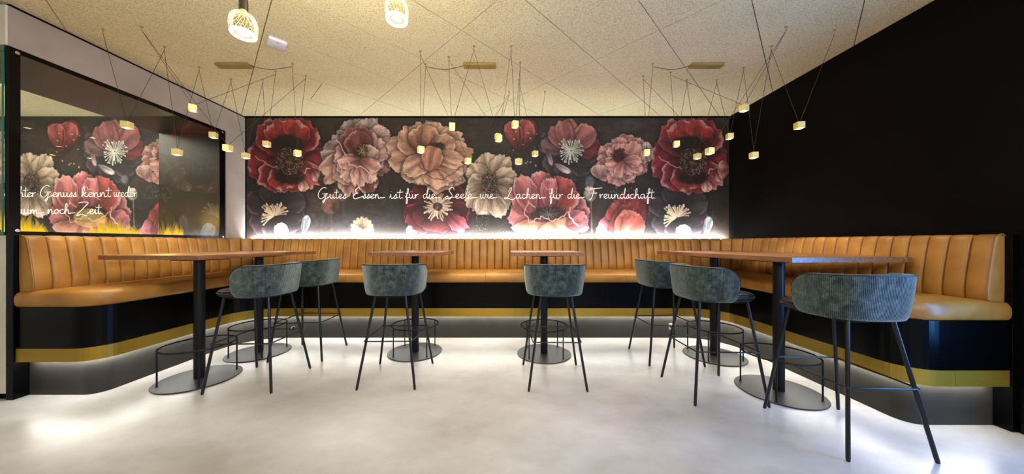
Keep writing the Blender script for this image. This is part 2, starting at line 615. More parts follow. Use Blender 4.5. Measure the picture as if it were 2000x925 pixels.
def red_poppy(c, x, y):
    CR, DK, ED = rgb(150, 34, 44), rgb(70, 12, 16), rgb(222, 146, 152)
    for a, l, w in ((20, 66, 50), (-25, 70, 46), (155, 68, 52), (200, 78, 50), (240, 76, 40), (300, 72, 42)):
        c.petal(x, y, a, l, w, DK, rgb(146, 34, 52), ED, ruf=.13, seed=a * .1, rimw=.06, fold=7, streak=.75)
    for a, l, w in ((125, 78, 44), (60, 76, 46), (92, 68, 50)):
        c.petal(x, y, a, l, w, rgb(96, 14, 14), rgb(172, 44, 50), ED, ruf=.12, seed=a * .13, rimw=.07, fold=8, streak=.65)
    c.petal(x, y + 8, 262, 60, 36, rgb(50, 10, 10), rgb(176, 44, 40), rgb(230, 160, 160), ruf=.14, seed=3.3, fold=6)
    c.petal(x + 10, y + 10, 318, 66, 26, rgb(90, 20, 30), rgb(190, 80, 90), rgb(235, 180, 180), ruf=.16, seed=6.3, fold=6)
    c.wavy([(x - 64, y + 2), (x - 44, y + 14), (x - 30, y + 22), (x - 12, y + 24)], 1.3, rgb(225, 160, 165), 1, seed=4)
    c.wavy([(x + 24, y + 46), (x + 38, y + 28), (x + 52, y + 24), (x + 66, y + 28)], 1.5, rgb(235, 195, 195), 1.5, seed=5)
    c.petal(x + 30, y + 48, 275, 22, 12, rgb(190, 110, 120), rgb(235, 185, 185), rgb(245, 210, 205), seed=2)
    c.petal(x + 48, y + 26, 300, 26, 12, rgb(120, 30, 40), rgb(232, 175, 178), rgb(245, 210, 205), seed=9)
    c.blob(x - 2, y - 22, 36, 20, rgb(32, 18, 12), .35, tex=.2)
    c.blob(x + 4, y + 42, 34, 16, rgb(38, 12, 10), .4, tex=.2)
    c.blob(x + 4, y + 12, 27, 26, rgb(34, 22, 20), .3)
    c.stamens(x + 4, y + 12, 70, 16, 26, rgb(96, 70, 62), .8, .95, tip=.9, seed=3, var=50)
    c.dots(x + 4, y + 12, 190, 13, 29, rgb(140, 108, 100), 1.0, .95, 3, 60)
    c.dots(x + 4, y + 12, 60, 2, 14, rgb(92, 66, 44), 1.1, .95, 8, 30)
    c.blob(x + 5, y + 13, 10, 9, rgb(58, 38, 24), .3)
    c.stamens(x + 5, y + 13, 14, 1, 10, rgb(130, 92, 60), 1.0, .9, tip=0, seed=2)


def pale_peony(c, x, y):
    A, B, ED = rgb(150, 92, 92), rgb(202, 156, 156), rgb(222, 198, 200)
    G = rgb(170, 158, 166)
    for a, l, w, b in ((100, 66, 34, G), (65, 72, 30, G), (35, 70, 28, rgb(205, 175, 178)), (8, 78, 24, rgb(206, 178, 180)), (150, 60, 26, G), (178, 72, 26, rgb(150, 138, 150)), (-30, 66, 28, rgb(150, 96, 100)), (215, 84, 30, rgb(210, 160, 158)), (255, 84, 30, rgb(196, 140, 144)), (285, 82, 26, rgb(120, 62, 68)), (235, 70, 32, B)):
        c.petal(x, y, a, l, w, A, b, ED, ruf=.14, seed=a * .21, fold=7, streak=.5)
    ringp(c, x + 2, y + 10, 7, 52, 26, rgb(150, 92, 92), rgb(206, 160, 158), rgb(235, 208, 204), 20, 14, sq=.95, ruf=.16, fold=6)
    c.petal(x + 4, y + 26, 95, 72, 44, rgb(100, 44, 42), rgb(136, 74, 72), rgb(205, 168, 168), ruf=.1, seed=4, streak=.5)
    c.petal(x + 10, y + 16, 110, 58, 30, rgb(86, 38, 36), rgb(120, 60, 58), rgb(196, 150, 150), ruf=.1, seed=5)
    c.petal(x + 8, y + 24, 60, 40, 22, rgb(80, 44, 44), rgb(190, 162, 164), rgb(238, 220, 216), ruf=.1, seed=7)
    c.blob(x + 7, y - 3, 12, 16, rgb(28, 20, 16), .35)
    c.stamens(x + 7, y - 2, 22, 2, 12, rgb(190, 160, 90), .7, 1.1, tip=.9, seed=4)
    for k, (a, l) in enumerate(((225, 52), (262, 50), (300, 48), (190, 44), (330, 40))):
        c.petal(x + 4, y + 14, a, l, 17, rgb(150, 84, 86), rgb(224, 178, 174), rgb(245, 220, 214), ruf=.18, seed=k * 2.3, fold=5)
    c.wavy([(x - 22, y + 20), (x - 8, y + 28), (x + 8, y + 30), (x + 22, y + 44), (x + 20, y + 54)], 1.6, rgb(240, 216, 210), 1.5, seed=3)
    c.wavy([(x - 44, y - 26), (x - 34, y - 10), (x - 26, y + 6)], 1.4, rgb(230, 205, 205), 1.2, seed=9)


def peach_poppy(c, x, y):
    A, B, ED = rgb(140, 88, 68), rgb(205, 160, 134), rgb(228, 196, 172)
    for a, l, w in ((170, 78, 30), (195, 80, 26), (140, 66, 34), (100, 62, 40), (65, 62, 36), (25, 76, 34), (-5, 84, 32), (-40, 84, 36), (-70, 80, 34), (235, 66, 34)):
        c.petal(x, y, a, l, w, A, B, ED, ruf=.13, seed=a * .17 + 1, fold=6, streak=.4)
    c.petal(x - 6, y, 92, 54, 34, rgb(118, 66, 50), rgb(178, 122, 98), ED, ruf=.1, seed=2, streak=.5)
    c.petal(x + 4, y + 4, 40, 54, 26, rgb(120, 72, 56), rgb(196, 150, 124), ED, ruf=.1, seed=3)
    c.blob(x + 12, y - 12, 25, 10, rgb(40, 24, 18), .35, 12)
    c.stamens(x + 10, y - 8, 26, 5, 24, rgb(70, 46, 34), 1.1, .55, 10, 175, tip=1.6, seed=3, var=30)
    for k, (a, l, w) in enumerate(((250, 58, 32), (290, 64, 34), (215, 60, 26), (325, 70, 24), (350, 62, 20))):
        c.petal(x + 6, y + 4, a, l, w, rgb(150, 96, 76), rgb(214, 168, 142), rgb(236, 206, 184), ruf=.15, seed=k * 1.9 + 5, fold=6, streak=.4)
    c.petal(x + 2, y + 34, 78, 48, 24, rgb(176, 118, 96), rgb(172, 112, 92), rgb(228, 190, 166), ruf=.08, seed=8, shade=.1)
    c.wavy([(x - 20, y + 22), (x, y + 34), (x + 18, y + 30), (x + 34, y + 36)], 1.5, rgb(110, 64, 50), 1.2, seed=3)
    c.wavy([(x - 6, y + 40), (x + 18, y + 50), (x + 40, y + 44), (x + 66, y + 24)], 1.6, rgb(112, 66, 50), 1.4, seed=5)


def cream_anemone(c, x, y):
    for a, l, w in ((100, 64, 26), (60, 66, 26), (25, 56, 24), (-12, 56, 26), (-50, 56, 26), (-90, 58, 26), (135, 56, 24), (175, 44, 24), (-140, 58, 22), (-115, 60, 18)):
        c.petal(x, y, a, l, w, rgb(120, 98, 76), rgb(206, 184, 158), rgb(226, 208, 184), ruf=.12, seed=a * .19 + 2, fold=7, streak=.45)
    c.petal(x - 6, y + 10, 255, 46, 20, rgb(150, 124, 100), rgb(224, 204, 180), rgb(240, 224, 204), ruf=.1, seed=4)
    c.petal(x + 4, y + 14, 290, 50, 20, rgb(140, 114, 92), rgb(222, 202, 182), rgb(240, 226, 208), ruf=.1, seed=6)
    c.blob(x, y - 4, 18, 24, rgb(46, 32, 24), .3)
    c.stamens(x, y - 3, 60, 10, 20, rgb(100, 78, 58), .7, 1.2, tip=.8, seed=5, var=40)
    c.dots(x, y - 3, 150, 9, 22, rgb(140, 112, 84), .9, 1.2, 5, 50)
    c.blob(x - 1, y - 2, 9, 12, rgb(50, 38, 34), .25)
    c.stamens(x - 1, y - 2, 12, 1, 10, rgb(130, 110, 95), .8, 1.2, tip=0, seed=6)


def bud(c, x, y):
    c.petal(x + 2, y + 22, 70, 56, 22, rgb(70, 14, 16), rgb(120, 34, 36), rgb(150, 60, 60), ruf=.05, seed=1)
    c.petal(x + 2, y + 26, 82, 56, 26, rgb(96, 26, 28), rgb(170, 72, 74), rgb(196, 110, 108), ruf=.05, seed=2, streak=.6)
    c.petal(x - 3, y + 26, 108, 54, 20, rgb(110, 34, 34), rgb(178, 80, 76), rgb(200, 116, 110), ruf=.05, seed=3, streak=.6)
    c.stroke([(x - 1, y - 14), (x, y), (x - 2, y + 14)], 2.2, rgb(50, 10, 12), .85)
    c.stroke([(x, y + 26), (x, y + 44)], 1.6, rgb(40, 28, 22), .8)
    rr = random.Random(3)
    for k in range(16): c.blob(x + rr.uniform(-30, 40), y + rr.uniform(-10, 60), rr.uniform(.8, 2.2), rr.uniform(.8, 2), rgb(190, 170, 160), .4)


def dark_flower(c, x, y, pink=True, st=rgb(200, 208, 200)):
    D1, D2 = rgb(24, 16, 20), rgb(56, 44, 52)
    for a, l, w in ((200, 60, 36), (235, 64, 36), (275, 66, 40), (315, 60, 38), (350, 56, 34), (30, 58, 30), (165, 60, 28)):
        c.petal(x, y, a, l, w, D1, D2, rgb(96, 74, 86), ruf=.1, seed=a * .11 + 7, streak=.5)
    if pink:
        c.petal(x, y + 4, 165, 58, 20, rgb(70, 48, 48), rgb(100, 76, 74), rgb(130, 100, 98), seed=5)
        c.petal(x, y + 2, 5, 58, 24, rgb(80, 18, 20), rgb(124, 34, 34), rgb(120, 50, 50), seed=8)
        for a, l, w in ((128, 58, 22), (92, 62, 18), (48, 62, 26), (108, 60, 20)):
            c.petal(x + 1, y + 4, a, l, w, rgb(110, 52, 58), rgb(166, 92, 96), rgb(196, 132, 130), ruf=.06, seed=a * .1, streak=.45)
    else:
        for a, l, w in ((110, 54, 30), (70, 56, 30), (20, 52, 28)):
            c.petal(x + 4, y, a, l, w, rgb(34, 26, 26), rgb(62, 56, 60), rgb(88, 84, 92), ruf=.06, seed=a * .1, streak=.3)
    c.blob(x + 2, y + 8, 24, 20, rgb(22, 15, 18), .4)
    if pink:
        c.petal(x - 30, y + 30, 330, 34, 7, rgb(150, 130, 140), rgb(222, 210, 212), rgb(240, 230, 230), seed=6)
        c.petal(x - 44, y + 2, 285, 30, 5, rgb(90, 60, 80), rgb(190, 160, 178), rgb(225, 205, 215), seed=6)
        c.stamens(x + 2, y + 4, 46, 3, 24, st, 1.3, 1.0, tip=1.7, seed=4, var=70)
    else:
        c.petal(x + 20, y + 62, 120, 34, 16, rgb(150, 170, 200), rgb(206, 222, 240), rgb(240, 246, 255), seed=6, ruf=.05)
        c.petal(x + 52, y + 50, 75, 34, 10, rgb(90, 100, 116), rgb(160, 178, 196), rgb(220, 230, 240), seed=4)
        c.stamens(x - 4, y + 16, 30, 3, 27, st, 2.0, .95, 20, 215, tip=1.9, seed=4, var=50)


def pink_poppy(c, x, y):
    PK, ED = rgb(196, 104, 110), rgb(232, 160, 158)
    c.petal(x + 4, y + 10, 190, 78, 40, rgb(150, 70, 74), PK, ED, ruf=.12, seed=1, streak=.4)
    c.petal(x + 4, y + 10, -8, 76, 44, rgb(130, 50, 56), rgb(186, 92, 104), ED, ruf=.12, seed=2, streak=.5)
    c.petal(x, y + 20, 135, 86, 40, rgb(140, 60, 64), PK, ED, ruf=.10, seed=3, streak=.4)
    c.petal(x, y + 24, 60, 82, 46, rgb(120, 36, 30), rgb(180, 70, 62), ED, ruf=.10, seed=4, streak=.6)
    c.petal(x - 4, y + 10, 100, 76, 34, rgb(146, 62, 66), rgb(190, 88, 96), rgb(240, 180, 175), ruf=.12, seed=5, streak=.4)
    c.petal(x - 30, y + 14, 105, 74, 26, rgb(170, 84, 86), rgb(198, 112, 116), rgb(235, 170, 165), ruf=.09, seed=6, streak=.3)
    c.petal(x + 4, y + 6, 88, 60, 20, rgb(160, 76, 82), rgb(204, 112, 120), rgb(240, 180, 178), ruf=.14, seed=7, streak=.3)
    c.petal(x - 4, y + 30, 255, 44, 70, rgb(176, 100, 74), rgb(208, 146, 122), ED, ruf=.08, seed=8, shade=.1, streak=.25)
    c.petal(x + 10, y + 26, 292, 50, 60, rgb(176, 104, 80), rgb(214, 156, 132), ED, ruf=.08, seed=9, shade=.1, streak=.25)
    c.petal(x + 40, y + 40, 25, 42, 26, rgb(150, 70, 78), rgb(204, 108, 124), ED, ruf=.1, seed=10)
    c.blob(x + 2, y + 16, 38, 16, rgb(44, 30, 30), .3, 6)
    c.stamens(x + 2, y + 16, 24, 2, 20, rgb(110, 100, 105), .7, .6, tip=.7, seed=4)
    ec = rgb(240, 166, 140)
    c.wavy([(x - 36, y - 12), (x - 42, y + 16), (x - 30, y + 32), (x - 20, y + 26), (x - 6, y + 22), (x + 10, y + 28), (x + 24, y + 24), (x + 40, y + 14), (x + 48, y + 4)], 1.5, ec, 2.0, seed=2)
    c.wavy([(x - 36, y - 8), (x - 30, y - 2), (x - 24, y + 2)], 1.3, ec, 1, seed=3)
    c.wavy([(x + 42, y + 14), (x + 50, y + 28), (x + 60, y + 38)], 2.4, rgb(246, 200, 184), 1.0, seed=4)
    c.wavy([(x - 4, y - 36), (x + 8, y - 30), (x + 10, y - 20), (x + 22, y - 14)], 1.4, rgb(240, 176, 172), 1.8, seed=8)


def pink_peony(c, x, y):
    A, B, ED = rgb(142, 76, 74), rgb(208, 140, 132), rgb(235, 190, 180)
    for a, l, w in ((75, 50, 26), (40, 56, 24), (110, 44, 26), (150, 48, 22), (185, 48, 20), (215, 56, 26), (250, 52, 24), (285, 48, 20), (-20, 52, 24), (10, 54, 22)):
        c.petal(x, y, a, l, w, A, B, ED, ruf=.16, seed=a * .23 + 3, fold=6, streak=.4)
    c.petal(x + 30, y - 12, 10, 32, 22, rgb(170, 160, 158), rgb(200, 186, 182), rgb(222, 210, 204), seed=2)
    ringp(c, x + 6, y + 2, 8, 38, 18, rgb(156, 84, 80), rgb(216, 150, 140), rgb(240, 200, 190), 10, 24, ruf=.18, fold=5)
    c.blob(x - 6, y - 8, 14, 15, rgb(60, 24, 18), .35)
    c.stamens(x - 6, y - 8, 24, 3, 15, rgb(84, 34, 22), 1.3, 1, tip=1.4, seed=3, var=30)
    for k, (a, l) in enumerate(((300, 30), (330, 40), (0, 36), (250, 32))):
        c.petal(x + 2, y + 2, a, l, 13, rgb(170, 98, 94), rgb(222, 158, 148), rgb(244, 206, 196), ruf=.16, seed=k * 2.9 + 1)
    c.petal(x - 42, y + 36, 100, 26, 18, rgb(170, 120, 116), rgb(198, 160, 154), ED, seed=6)
    rr = random.Random(5)
    for k in range(26):
        c.blob(x + rr.uniform(-22, -6) + rr.uniform(0, 1) * 40 * (k % 2), y + rr.uniform(54, 100), 2.2, 2.2, rgb(150, 136, 126), .5, alpha=.6)


def coral_poppy(c, x, y):
    c.petal(x - 4, y + 30, 170, 52, 34, rgb(150, 50, 60), rgb(216, 110, 140), rgb(240, 170, 190), ruf=.1, seed=1)
    for a, l, w in ((110, 44, 28), (70, 52, 30), (40, 60, 22), (140, 42, 22)):
        c.petal(x, y + 6, a, l, w, rgb(120, 30, 26), rgb(176, 52, 48), rgb(210, 90, 80), ruf=.1, seed=a * .1, streak=.5)
    c.petal(x - 30, y + 40, 48, 92, 34, rgb(150, 56, 46), rgb(150, 50, 44), rgb(120, 30, 30), ruf=.05, seed=3, shade=.1, streak=.6)
    c.petal(x - 12, y + 52, 62, 70, 34, rgb(186, 86, 74), rgb(176, 74, 62), rgb(220, 130, 110), ruf=.05, seed=5, shade=.1, streak=.6)
    c.blob(x - 40, y + 30, 6, 16, rgb(190, 110, 90), .5, 30)


def maroon_poppy(c, x, y):
    for a, l, w in ((180, 66, 44), (150, 60, 36), (210, 62, 36), (0, 66, 44), (30, 62, 38), (-30, 62, 40), (250, 46, 44), (290, 46, 44)):
        c.petal(x, y, a, l, w, rgb(56, 16, 18), rgb(96, 26, 32), rgb(160, 50, 68), ruf=.12, seed=a * .1 + 4, streak=.4, rimw=.05)
    c.petal(x + 20, y + 10, 315, 50, 18, rgb(90, 24, 32), rgb(186, 74, 96), rgb(225, 120, 140), ruf=.25, seed=8)
    c.blob(x, y, 26, 26, rgb(58, 26, 22), .4)
    c.stamens(x + 2, y - 2, 64, 9, 27, rgb(226, 200, 178), 1.6, 1.0, tip=1.4, seed=7, var=60)
    c.blob(x + 2, y - 2, 10, 9, rgb(50, 34, 28), .25)
    c.stamens(x + 2, y - 2, 12, 1, 9, rgb(130, 106, 88), .8, .9, tip=0, seed=6)


def pod(c, x, y, r, col, stem=60):
    c.stroke([(x + 2, y + r), (x + 4, y + r + stem)], r * .22, col * .8, .8)
    c.blob(x, y, r, r * 1.05, col, .16, tex=.3)
    c.blob(x - r * .3, y - r * .2, r * .5, r * .7, col * 1.25, .5, alpha=.6)
    c.blob(x + r * .5, y + r * .3, r * .4, r * .6, col * .5, .5, alpha=.6)
    c.stamens(x, y - r * .95, 11, 1, r * .75, col * 1.35, r * .16, .35, tip=r * .1, seed=2, var=20)


def paint_main(c):
    X, Y = c.X, c.Y
    for bx, by, rx, ry, col, al in ((650, 420, 60, 60, rgb(66, 66, 72), .6), (610, 400, 22, 70, rgb(76, 64, 54), .6), (700, 440, 60, 30, rgb(78, 78, 90), .5), (900, 270, 40, 30, rgb(62, 44, 28), .6), (1230, 245, 40, 16, rgb(70, 72, 80), .6), (1190, 300, 30, 40, rgb(54, 56, 66), .5), (780, 420, 20, 60, rgb(40, 34, 30), .5), (745, 335, 40, 40, rgb(52, 30, 34), .6), (1160, 420, 30, 40, rgb(70, 40, 34), .5), (1390, 420, 16, 50, rgb(90, 84, 66), .5), (1400, 380, 30, 60, rgb(28, 22, 20), .6), (600, 250, 40, 20, rgb(56, 46, 34), .6), (820, 360, 24, 20, rgb(64, 64, 32), .5)):
        c.blob(bx, by, rx, ry, col, .6, alpha=al, tex=.4)
    for k in range(5): c.petal(1048 + k * 3, 330, 60 + 24 * k, 40, 12, rgb(40, 32, 28), rgb(56, 44, 36), rgb(70, 56, 46), seed=k, alpha=.6)
    dark_flower(c, 540, 405, False, rgb(222, 198, 164))
    red_poppy(c, 561, 303)
    pod(c, 634, 352, 14, rgb(70, 60, 52), 70); pod(c, 668, 375, 18, rgb(104, 82, 70), 70); pod(c, 645, 400, 18, rgb(120, 86, 70), 60)
    pod(c, 711, 452, 20, rgb(196, 196, 196), 10)
    for k in range(9):
        c.petal(707, 445, -10 + 25 * k, 22, 5, rgb(120, 106, 80), rgb(200, 186, 150), rgb(226, 214, 184), seed=k, ruf=.04)
    c.petal(800, 470, 80, 30, 12, rgb(120, 160, 190), rgb(160, 190, 220), rgb(230, 240, 250), seed=3)
    pale_peony(c, 701, 297)
    maroon_poppy(c, 853, 405)
    peach_poppy(c, 836, 300)
    cream_anemone(c, 957, 362)
    bud(c, 1016, 265)
    dark_flower(c, 1113, 290, True)
    c.blob(1152, 356, 10, 14, rgb(120, 140, 160), .4, alpha=.7)
    pod(c, 1152, 380, 13, rgb(176, 166, 158), 60)
    pink_poppy(c, 1068, 402)
    coral_poppy(c, 1222, 425)
    pink_peony(c, 1215, 312)
    dark_flower(c, 1326, 408, False, rgb(226, 206, 170))
    red_poppy(c, 1349, 304)
    c.petal(1425, 330, 180, 22, 20, rgb(140, 70, 70), rgb(200, 130, 130), rgb(230, 180, 180), seed=2)
    for k in range(12): c.stroke([(990, 465), (990 + 26 * math.cos(.3 + k * .22), 462 - 10 * math.sin(.3 + k * .24))], 1.1, rgb(225, 225, 225), .8)
    rr = random.Random(9)
    for k in range(60): c.blob(rr.uniform(930, 960), rr.uniform(405, 450), 1, 1, rgb(130, 130, 126), .4, alpha=.6)


def paint_side(c):
    bud(c, 124, 268)
    pod(c, 258, 380, 11, rgb(176, 178, 176), 50)
    dark_flower(c, 222, 292, True)
    cream_anemone(c, 62, 362)
    pink_poppy(c, 172, 402)
    pink_peony(c, 326, 312)
    coral_poppy(c, 330, 428)
    peach_poppy(c, -60, 300)
    maroon_poppy(c, -42, 405)
    c.blob(243, 350, 8, 10, rgb(130, 140, 160), .4, alpha=.7)


def mural(name, px0, px1, py0, py1, step, painter, parent, gain):
    c = Canvas(px0, px1, py0, py1, step)
    painter(c)
    img = np.clip(c.img, 0, 255) / 255
    lu = img.mean(-1, keepdims=True)
    img = (img * .76 + lu * .24) * np.array([1.0, .955, .90], np.float32)
    g = NZ.fbm(c.X / 1.7, c.Y / 1.7, 2)[..., None]
    img = np.clip(img * (.90 + .2 * g), 0, 1)
    l = np.where(img <= .04045, img / 12.92, ((img + .055) / 1.055) ** 2.4) * gain
    h, w = c.X.shape
    co = np.zeros((h * w, 3), np.float32)
    co[:, 0] = ((c.X - X0) / F * YB).ravel()
    co[:, 1] = YB
    co[:, 2] = (H0 + (Y0 - c.Y) / F * YB).ravel()
    idx = np.arange(h * w).reshape(h, w)
    q = np.stack([idx[:-1, :-1], idx[1:, :-1], idx[1:, 1:], idx[:-1, 1:]], -1).reshape(-1, 4)
    me = bpy.data.meshes.new(name)
    me.vertices.add(h * w); me.vertices.foreach_set('co', co.ravel())
    me.loops.add(q.size); me.loops.foreach_set('vertex_index', q.ravel().astype(np.int32))
    me.polygons.add(len(q)); me.polygons.foreach_set('loop_start', (np.arange(len(q)) * 4).astype(np.int32))
    me.update(calc_edges=True)
    at_ = me.color_attributes.new('print', 'FLOAT_COLOR', 'POINT')
    rgba = np.ones((h * w, 4), np.float32); rgba[:, :3] = l.reshape(-1, 3)
    at_.data.foreach_set('color', rgba.ravel())
    me.materials.append(M_mural)
    return link_mesh(name, me, parent)


M_mural = mat('printed_wall_covering', (1, 1, 1, 1), .7, spec=.45)
an = N(M_mural, 'ShaderNodeAttribute', attribute_name='print')
L(M_mural, an.outputs['Color'], M_mural.node_tree.nodes['Principled BSDF'].inputs['Base Color'])

mur = mural('floral_mural', 481.5, 1424.2, 228.5, 480, .8, paint_main, wall_back, .80)
mur['label'] = 'printed wall covering with large red, pink, peach and cream poppies on dark ground'
mur2 = mural('floral_mural', -50, 330, 224.5, 480, .9, paint_side, wall_back, .80)
mur2['label'] = 'part of the floral wall covering seen through the fireplace glass'

# ---- handwriting: single stroke script, x-height = 1
GL = {
    'a': (1.12, [[(.72, .82), (.45, 1), (.12, .7), (.1, .25), (.35, 0), (.62, .3), (.78, .9), (.74, .3), (.9, 0), (1.15, .15)]]),
    'c': (.82, [[(.7, .8), (.5, 1), (.15, .7), (.1, .25), (.4, 0), (.85, .2)]]),
    'd': (1.12, [[(.72, .82), (.45, 1), (.12, .65), (.14, .15), (.4, 0), (.7, .4), (.98, 1.6), (1.02, 2.4), (.82, 1.6), (.78, .4), (.9, 0), (1.15, .15)]]),
    'e': (.84, [[(0, .25), (.4, .45), (.65, .8), (.45, 1), (.15, .7), (.15, .2), (.45, 0), (.87, .25)]]),
    'f': (.72, [[(0, .2), (.45, 1.2), (.62, 2.1), (.45, 2.3), (.34, 1.4), (.16, -1.0), (.32, -1.15), (.42, -.2), (.3, .12), (.8, .2)], [(.0, 1.15), (.7, 1.22)]]),
    'h': (1.08, [[(0, .1), (.4, 1.2), (.52, 2.2), (.34, 2.2), (.16, 1), (.12, 0), (.35, .7), (.6, .95), (.72, .6), (.74, .15), (.9, 0), (1.12, .15)]]),
    'i': (.52, [[(0, .15), (.2, .95), (.2, .2), (.35, 0), (.56, .15)], [(.27, 1.5), (.3, 1.56)]]),
    'k': (1.02, [[(0, .1), (.4, 1.2), (.5, 2.3), (.3, 2.2), (.16, 1), (.1, 0)], [(.14, .35), (.7, 1.0), (.5, .62), (.26, .5), (.55, .2), (.8, 0), (1.04, .15)]]),
    'l': (.55, [[(0, .1), (.38, 1.2), (.48, 2.2), (.3, 2.2), (.2, 1), (.2, .3), (.35, 0), (.58, .15)]]),
    'm': (1.55, [[(0, .7), (.14, .9), (.12, 0), (.32, .75), (.5, .95), (.6, .6), (.6, 0), (.8, .75), (1.0, .95), (1.1, .6), (1.12, .15), (1.3, 0), (1.58, .15)]]),
    'n': (1.1, [[(0, .7), (.14, .9), (.12, 0), (.34, .75), (.55, .95), (.68, .6), (.7, .15), (.85, 0), (1.14, .15)]]),
    'o': (.95, [[(.5, 1), (.15, .7), (.12, .25), (.4, 0), (.72, .3), (.7, .8), (.5, 1), (.6, .75), (.98, .8)]]),
    'r': (.72, [[(0, .6), (.16, .95), (.14, 0), (.34, .75), (.72, .95)]]),
    's': (.7, [[(0, .1), (.3, .7), (.42, 1.0), (.5, .6), (.44, .1), (.2, 0), (.08, .12)], [(.44, .1), (.74, .15)]]),
    't': (.62, [[(.34, 2.1), (.24, 1.0), (.2, .3), (.34, 0), (.66, .15)], [(-.15, 1.38), (.75, 1.48)]]),
    'u': (1.06, [[(0, .75), (.1, .95), (.08, .3), (.3, 0), (.58, .3), (.68, .95), (.68, .25), (.84, 0), (1.1, .15)]]),
    'w': (1.5, [[(0, .75), (.1, .98), (.06, .35), (.28, 0), (.5, .25), (.62, .98), (.60, .35), (.82, 0), (1.04, .3), (1.14, 1.0), (1.3, .82), (1.52, .9)]]),
    'G': (2.2, [[(1.55, 2.3), (1.2, 2.6), (.5, 2.1), (.05, 1.1), (.1, .2), (.6, -.1), (1.1, .3), (1.35, 1.0)], [(.8, 1.02), (1.8, 1.1), (1.5, .8), (1.2, -.6), (.95, -1.0), (1.0, -.5), (2.2, .4)]]),
    'E': (2.0, [[(1.4, 2.2), (1.25, 2.55), (.8, 2.3), (.55, 1.7), (.85, 1.25), (1.1, 1.3), (.5, 1.1), (.1, .5), (.4, -.1), (1.1, .1), (2.0, .5)]]),
    'S': (1.7, [[(1.5, 1.95), (1.45, 2.45), (1.05, 2.55), (.65, 2.05), (.8, 1.45), (1.15, .85), (1.05, .2), (.5, -.12), (.0, .08), (.15, .42), (.8, .25), (1.7, .3)]]),
    'L': (2.0, [[(.5, 1.6), (.8, 2.3), (1.15, 2.5), (1.0, 1.8), (.6, .9), (.3, .1), (-.1, -.1), (-.3, .15), (.1, .2), (.9, -.2), (1.3, -.3), (2.0, .2)]]),
    'F': (1.9, [[(.1, 1.9), (.5, 2.3), (1.2, 2.3), (2.4, 2.5)], [(.95, 2.25), (.8, 1.3), (.5, .1), (.2, -.3), (.05, -.1)], [(.4, 1.2), (1.5, 1.25)]]),
    'R': (1.9, [[(.6, 2.3), (.45, 1.2), (.2, -.1)], [(.05, 1.9), (.6, 2.5), (1.4, 2.3), (1.4, 1.7), (.5, 1.15), (1.0, .5), (1.5, 0), (1.95, .2)]]),
    'Z': (2.3, [[(.5, 2.4), (1.0, 2.6), (2.1, 2.5), (1.4, 1.4), (.1, -.4), (.9, -.2), (1.9, -.5)], [(1.9, .0), (2.3, .3)]]),
    '.': (.4, [[(.2, 0), (.24, .05)]]),
}


def write_word(word, xa, xb, base, xh, parent, tail=0.0, lab=None):
    strokes, x = [], 0
    for ch in word:
        um = ch == 'ü'
        adv, st = GL['u' if um else ch]
        for s_ in st: strokes.append([(px + x, py) for px, py in s_])
        if um:
            strokes.append([(x + .2, 1.5), (x + .23, 1.56)]); strokes.append([(x + .6, 1.5), (x + .63, 1.56)])
        x += adv
    if tail:
        strokes.append([(x - .05, .15), (x + tail * .5, .12), (x + tail, .28)]); x += tail
    sx = (xb - xa) / x
    bm = bmesh.new()
    for s_ in strokes:
        P_ = catmull([((xa + px * sx - X0) / F * YB, YB - .004, H0 + (Y0 - (base - py * xh)) / F * YB) for px, py in s_], 5)
        add_tube(bm, P_, .0042, 5)
    return obj('lettering', bm, M_text, parent)


for w, a, b, t in (('Gutes', 621.7, 677, 0), ('Essen', 689, 752, .9), ('ist', 761, 786, 0), ('für', 792, 817, 0), ('die', 826, 859, .8), ('Seele', 870, 932, .8), ('wie', 938, 971, .8), ('Lachen', 988, 1066, .9), ('für', 1073, 1099, 0), ('die', 1108, 1141, .8), ('Freundschaft.', 1150, 1281, 0)):
    write_word(w, a, b, 387, 8.2, mur, t)
for w, a, b, y, t in (('Echter', 9, 70, 384, 0), ('Genuss', 80, 151, 384, 0), ('kennt', 160, 217, 384, 0), ('weder', 223, 268, 384, 0), ('Raum', 13, 86, 417, .8), ('noch', 94, 147, 417, .8), ('Zeit.', 149, 202, 417, 0)):
    write_word(w, a, b, y, 8.6, mur2, t)

# light strip that washes the mural of the neighbouring room, hidden behind its own bench
nb = thing('neighbouring_bench_light', 'lit ledge at the foot of the mural in the room beyond the fireplace', 'light', (-6.2, 4.33, 0))
def childbox(name, x0, x1, y0, y1, z0, z1, m, par, bevel=0.0):
    o = box(name, x0, x1, y0, y1, z0, z1, m, None, bevel); o.parent = par; o.location = -Vector(par.location); return o
childbox('ledge', XF, XI - .02, 4.20, 4.30, 0, 1.25, M_black, nb)
childbox('led_strip', XF, XI - .02, 4.315, 4.345, 1.19, 1.2, emis('led_wall_wash_far', (.95, .97, 1, 1), 40), nb)

# ------------------------------------------------------------------ fireplace
fp = thing('glass_fireplace', 'see-through glazed fireplace with black edges and yellow flames set into the left concrete wall', 'fireplace', (-4.265, 3.2, 1.255))
M_soffit = mottled('dark_bronze_panel', (.030, .022, .010, 1), (.045, .034, .015, 1), 2, .38, 3, metal=.3)
childbox('soffit', XI + .005, XL - .012, 2.33, 4.073, 2.675, 2.706, M_soffit, fp)
childbox('end_panel', XI + .005, XL - .02, 4.05, 4.074, 1.28, 2.675, M_soffit, fp)
childbox('burner_tray', XI + .02, XL - .03, 2.35, 4.05, 1.256, 1.282, M_black, fp)
# side pane towards the bench with black printed border
xg = XL + .001
gp = childbox('glass_pane', xg - .005, xg + .001, 2.30, 4.052, 1.262, 2.705, M_glass, fp)


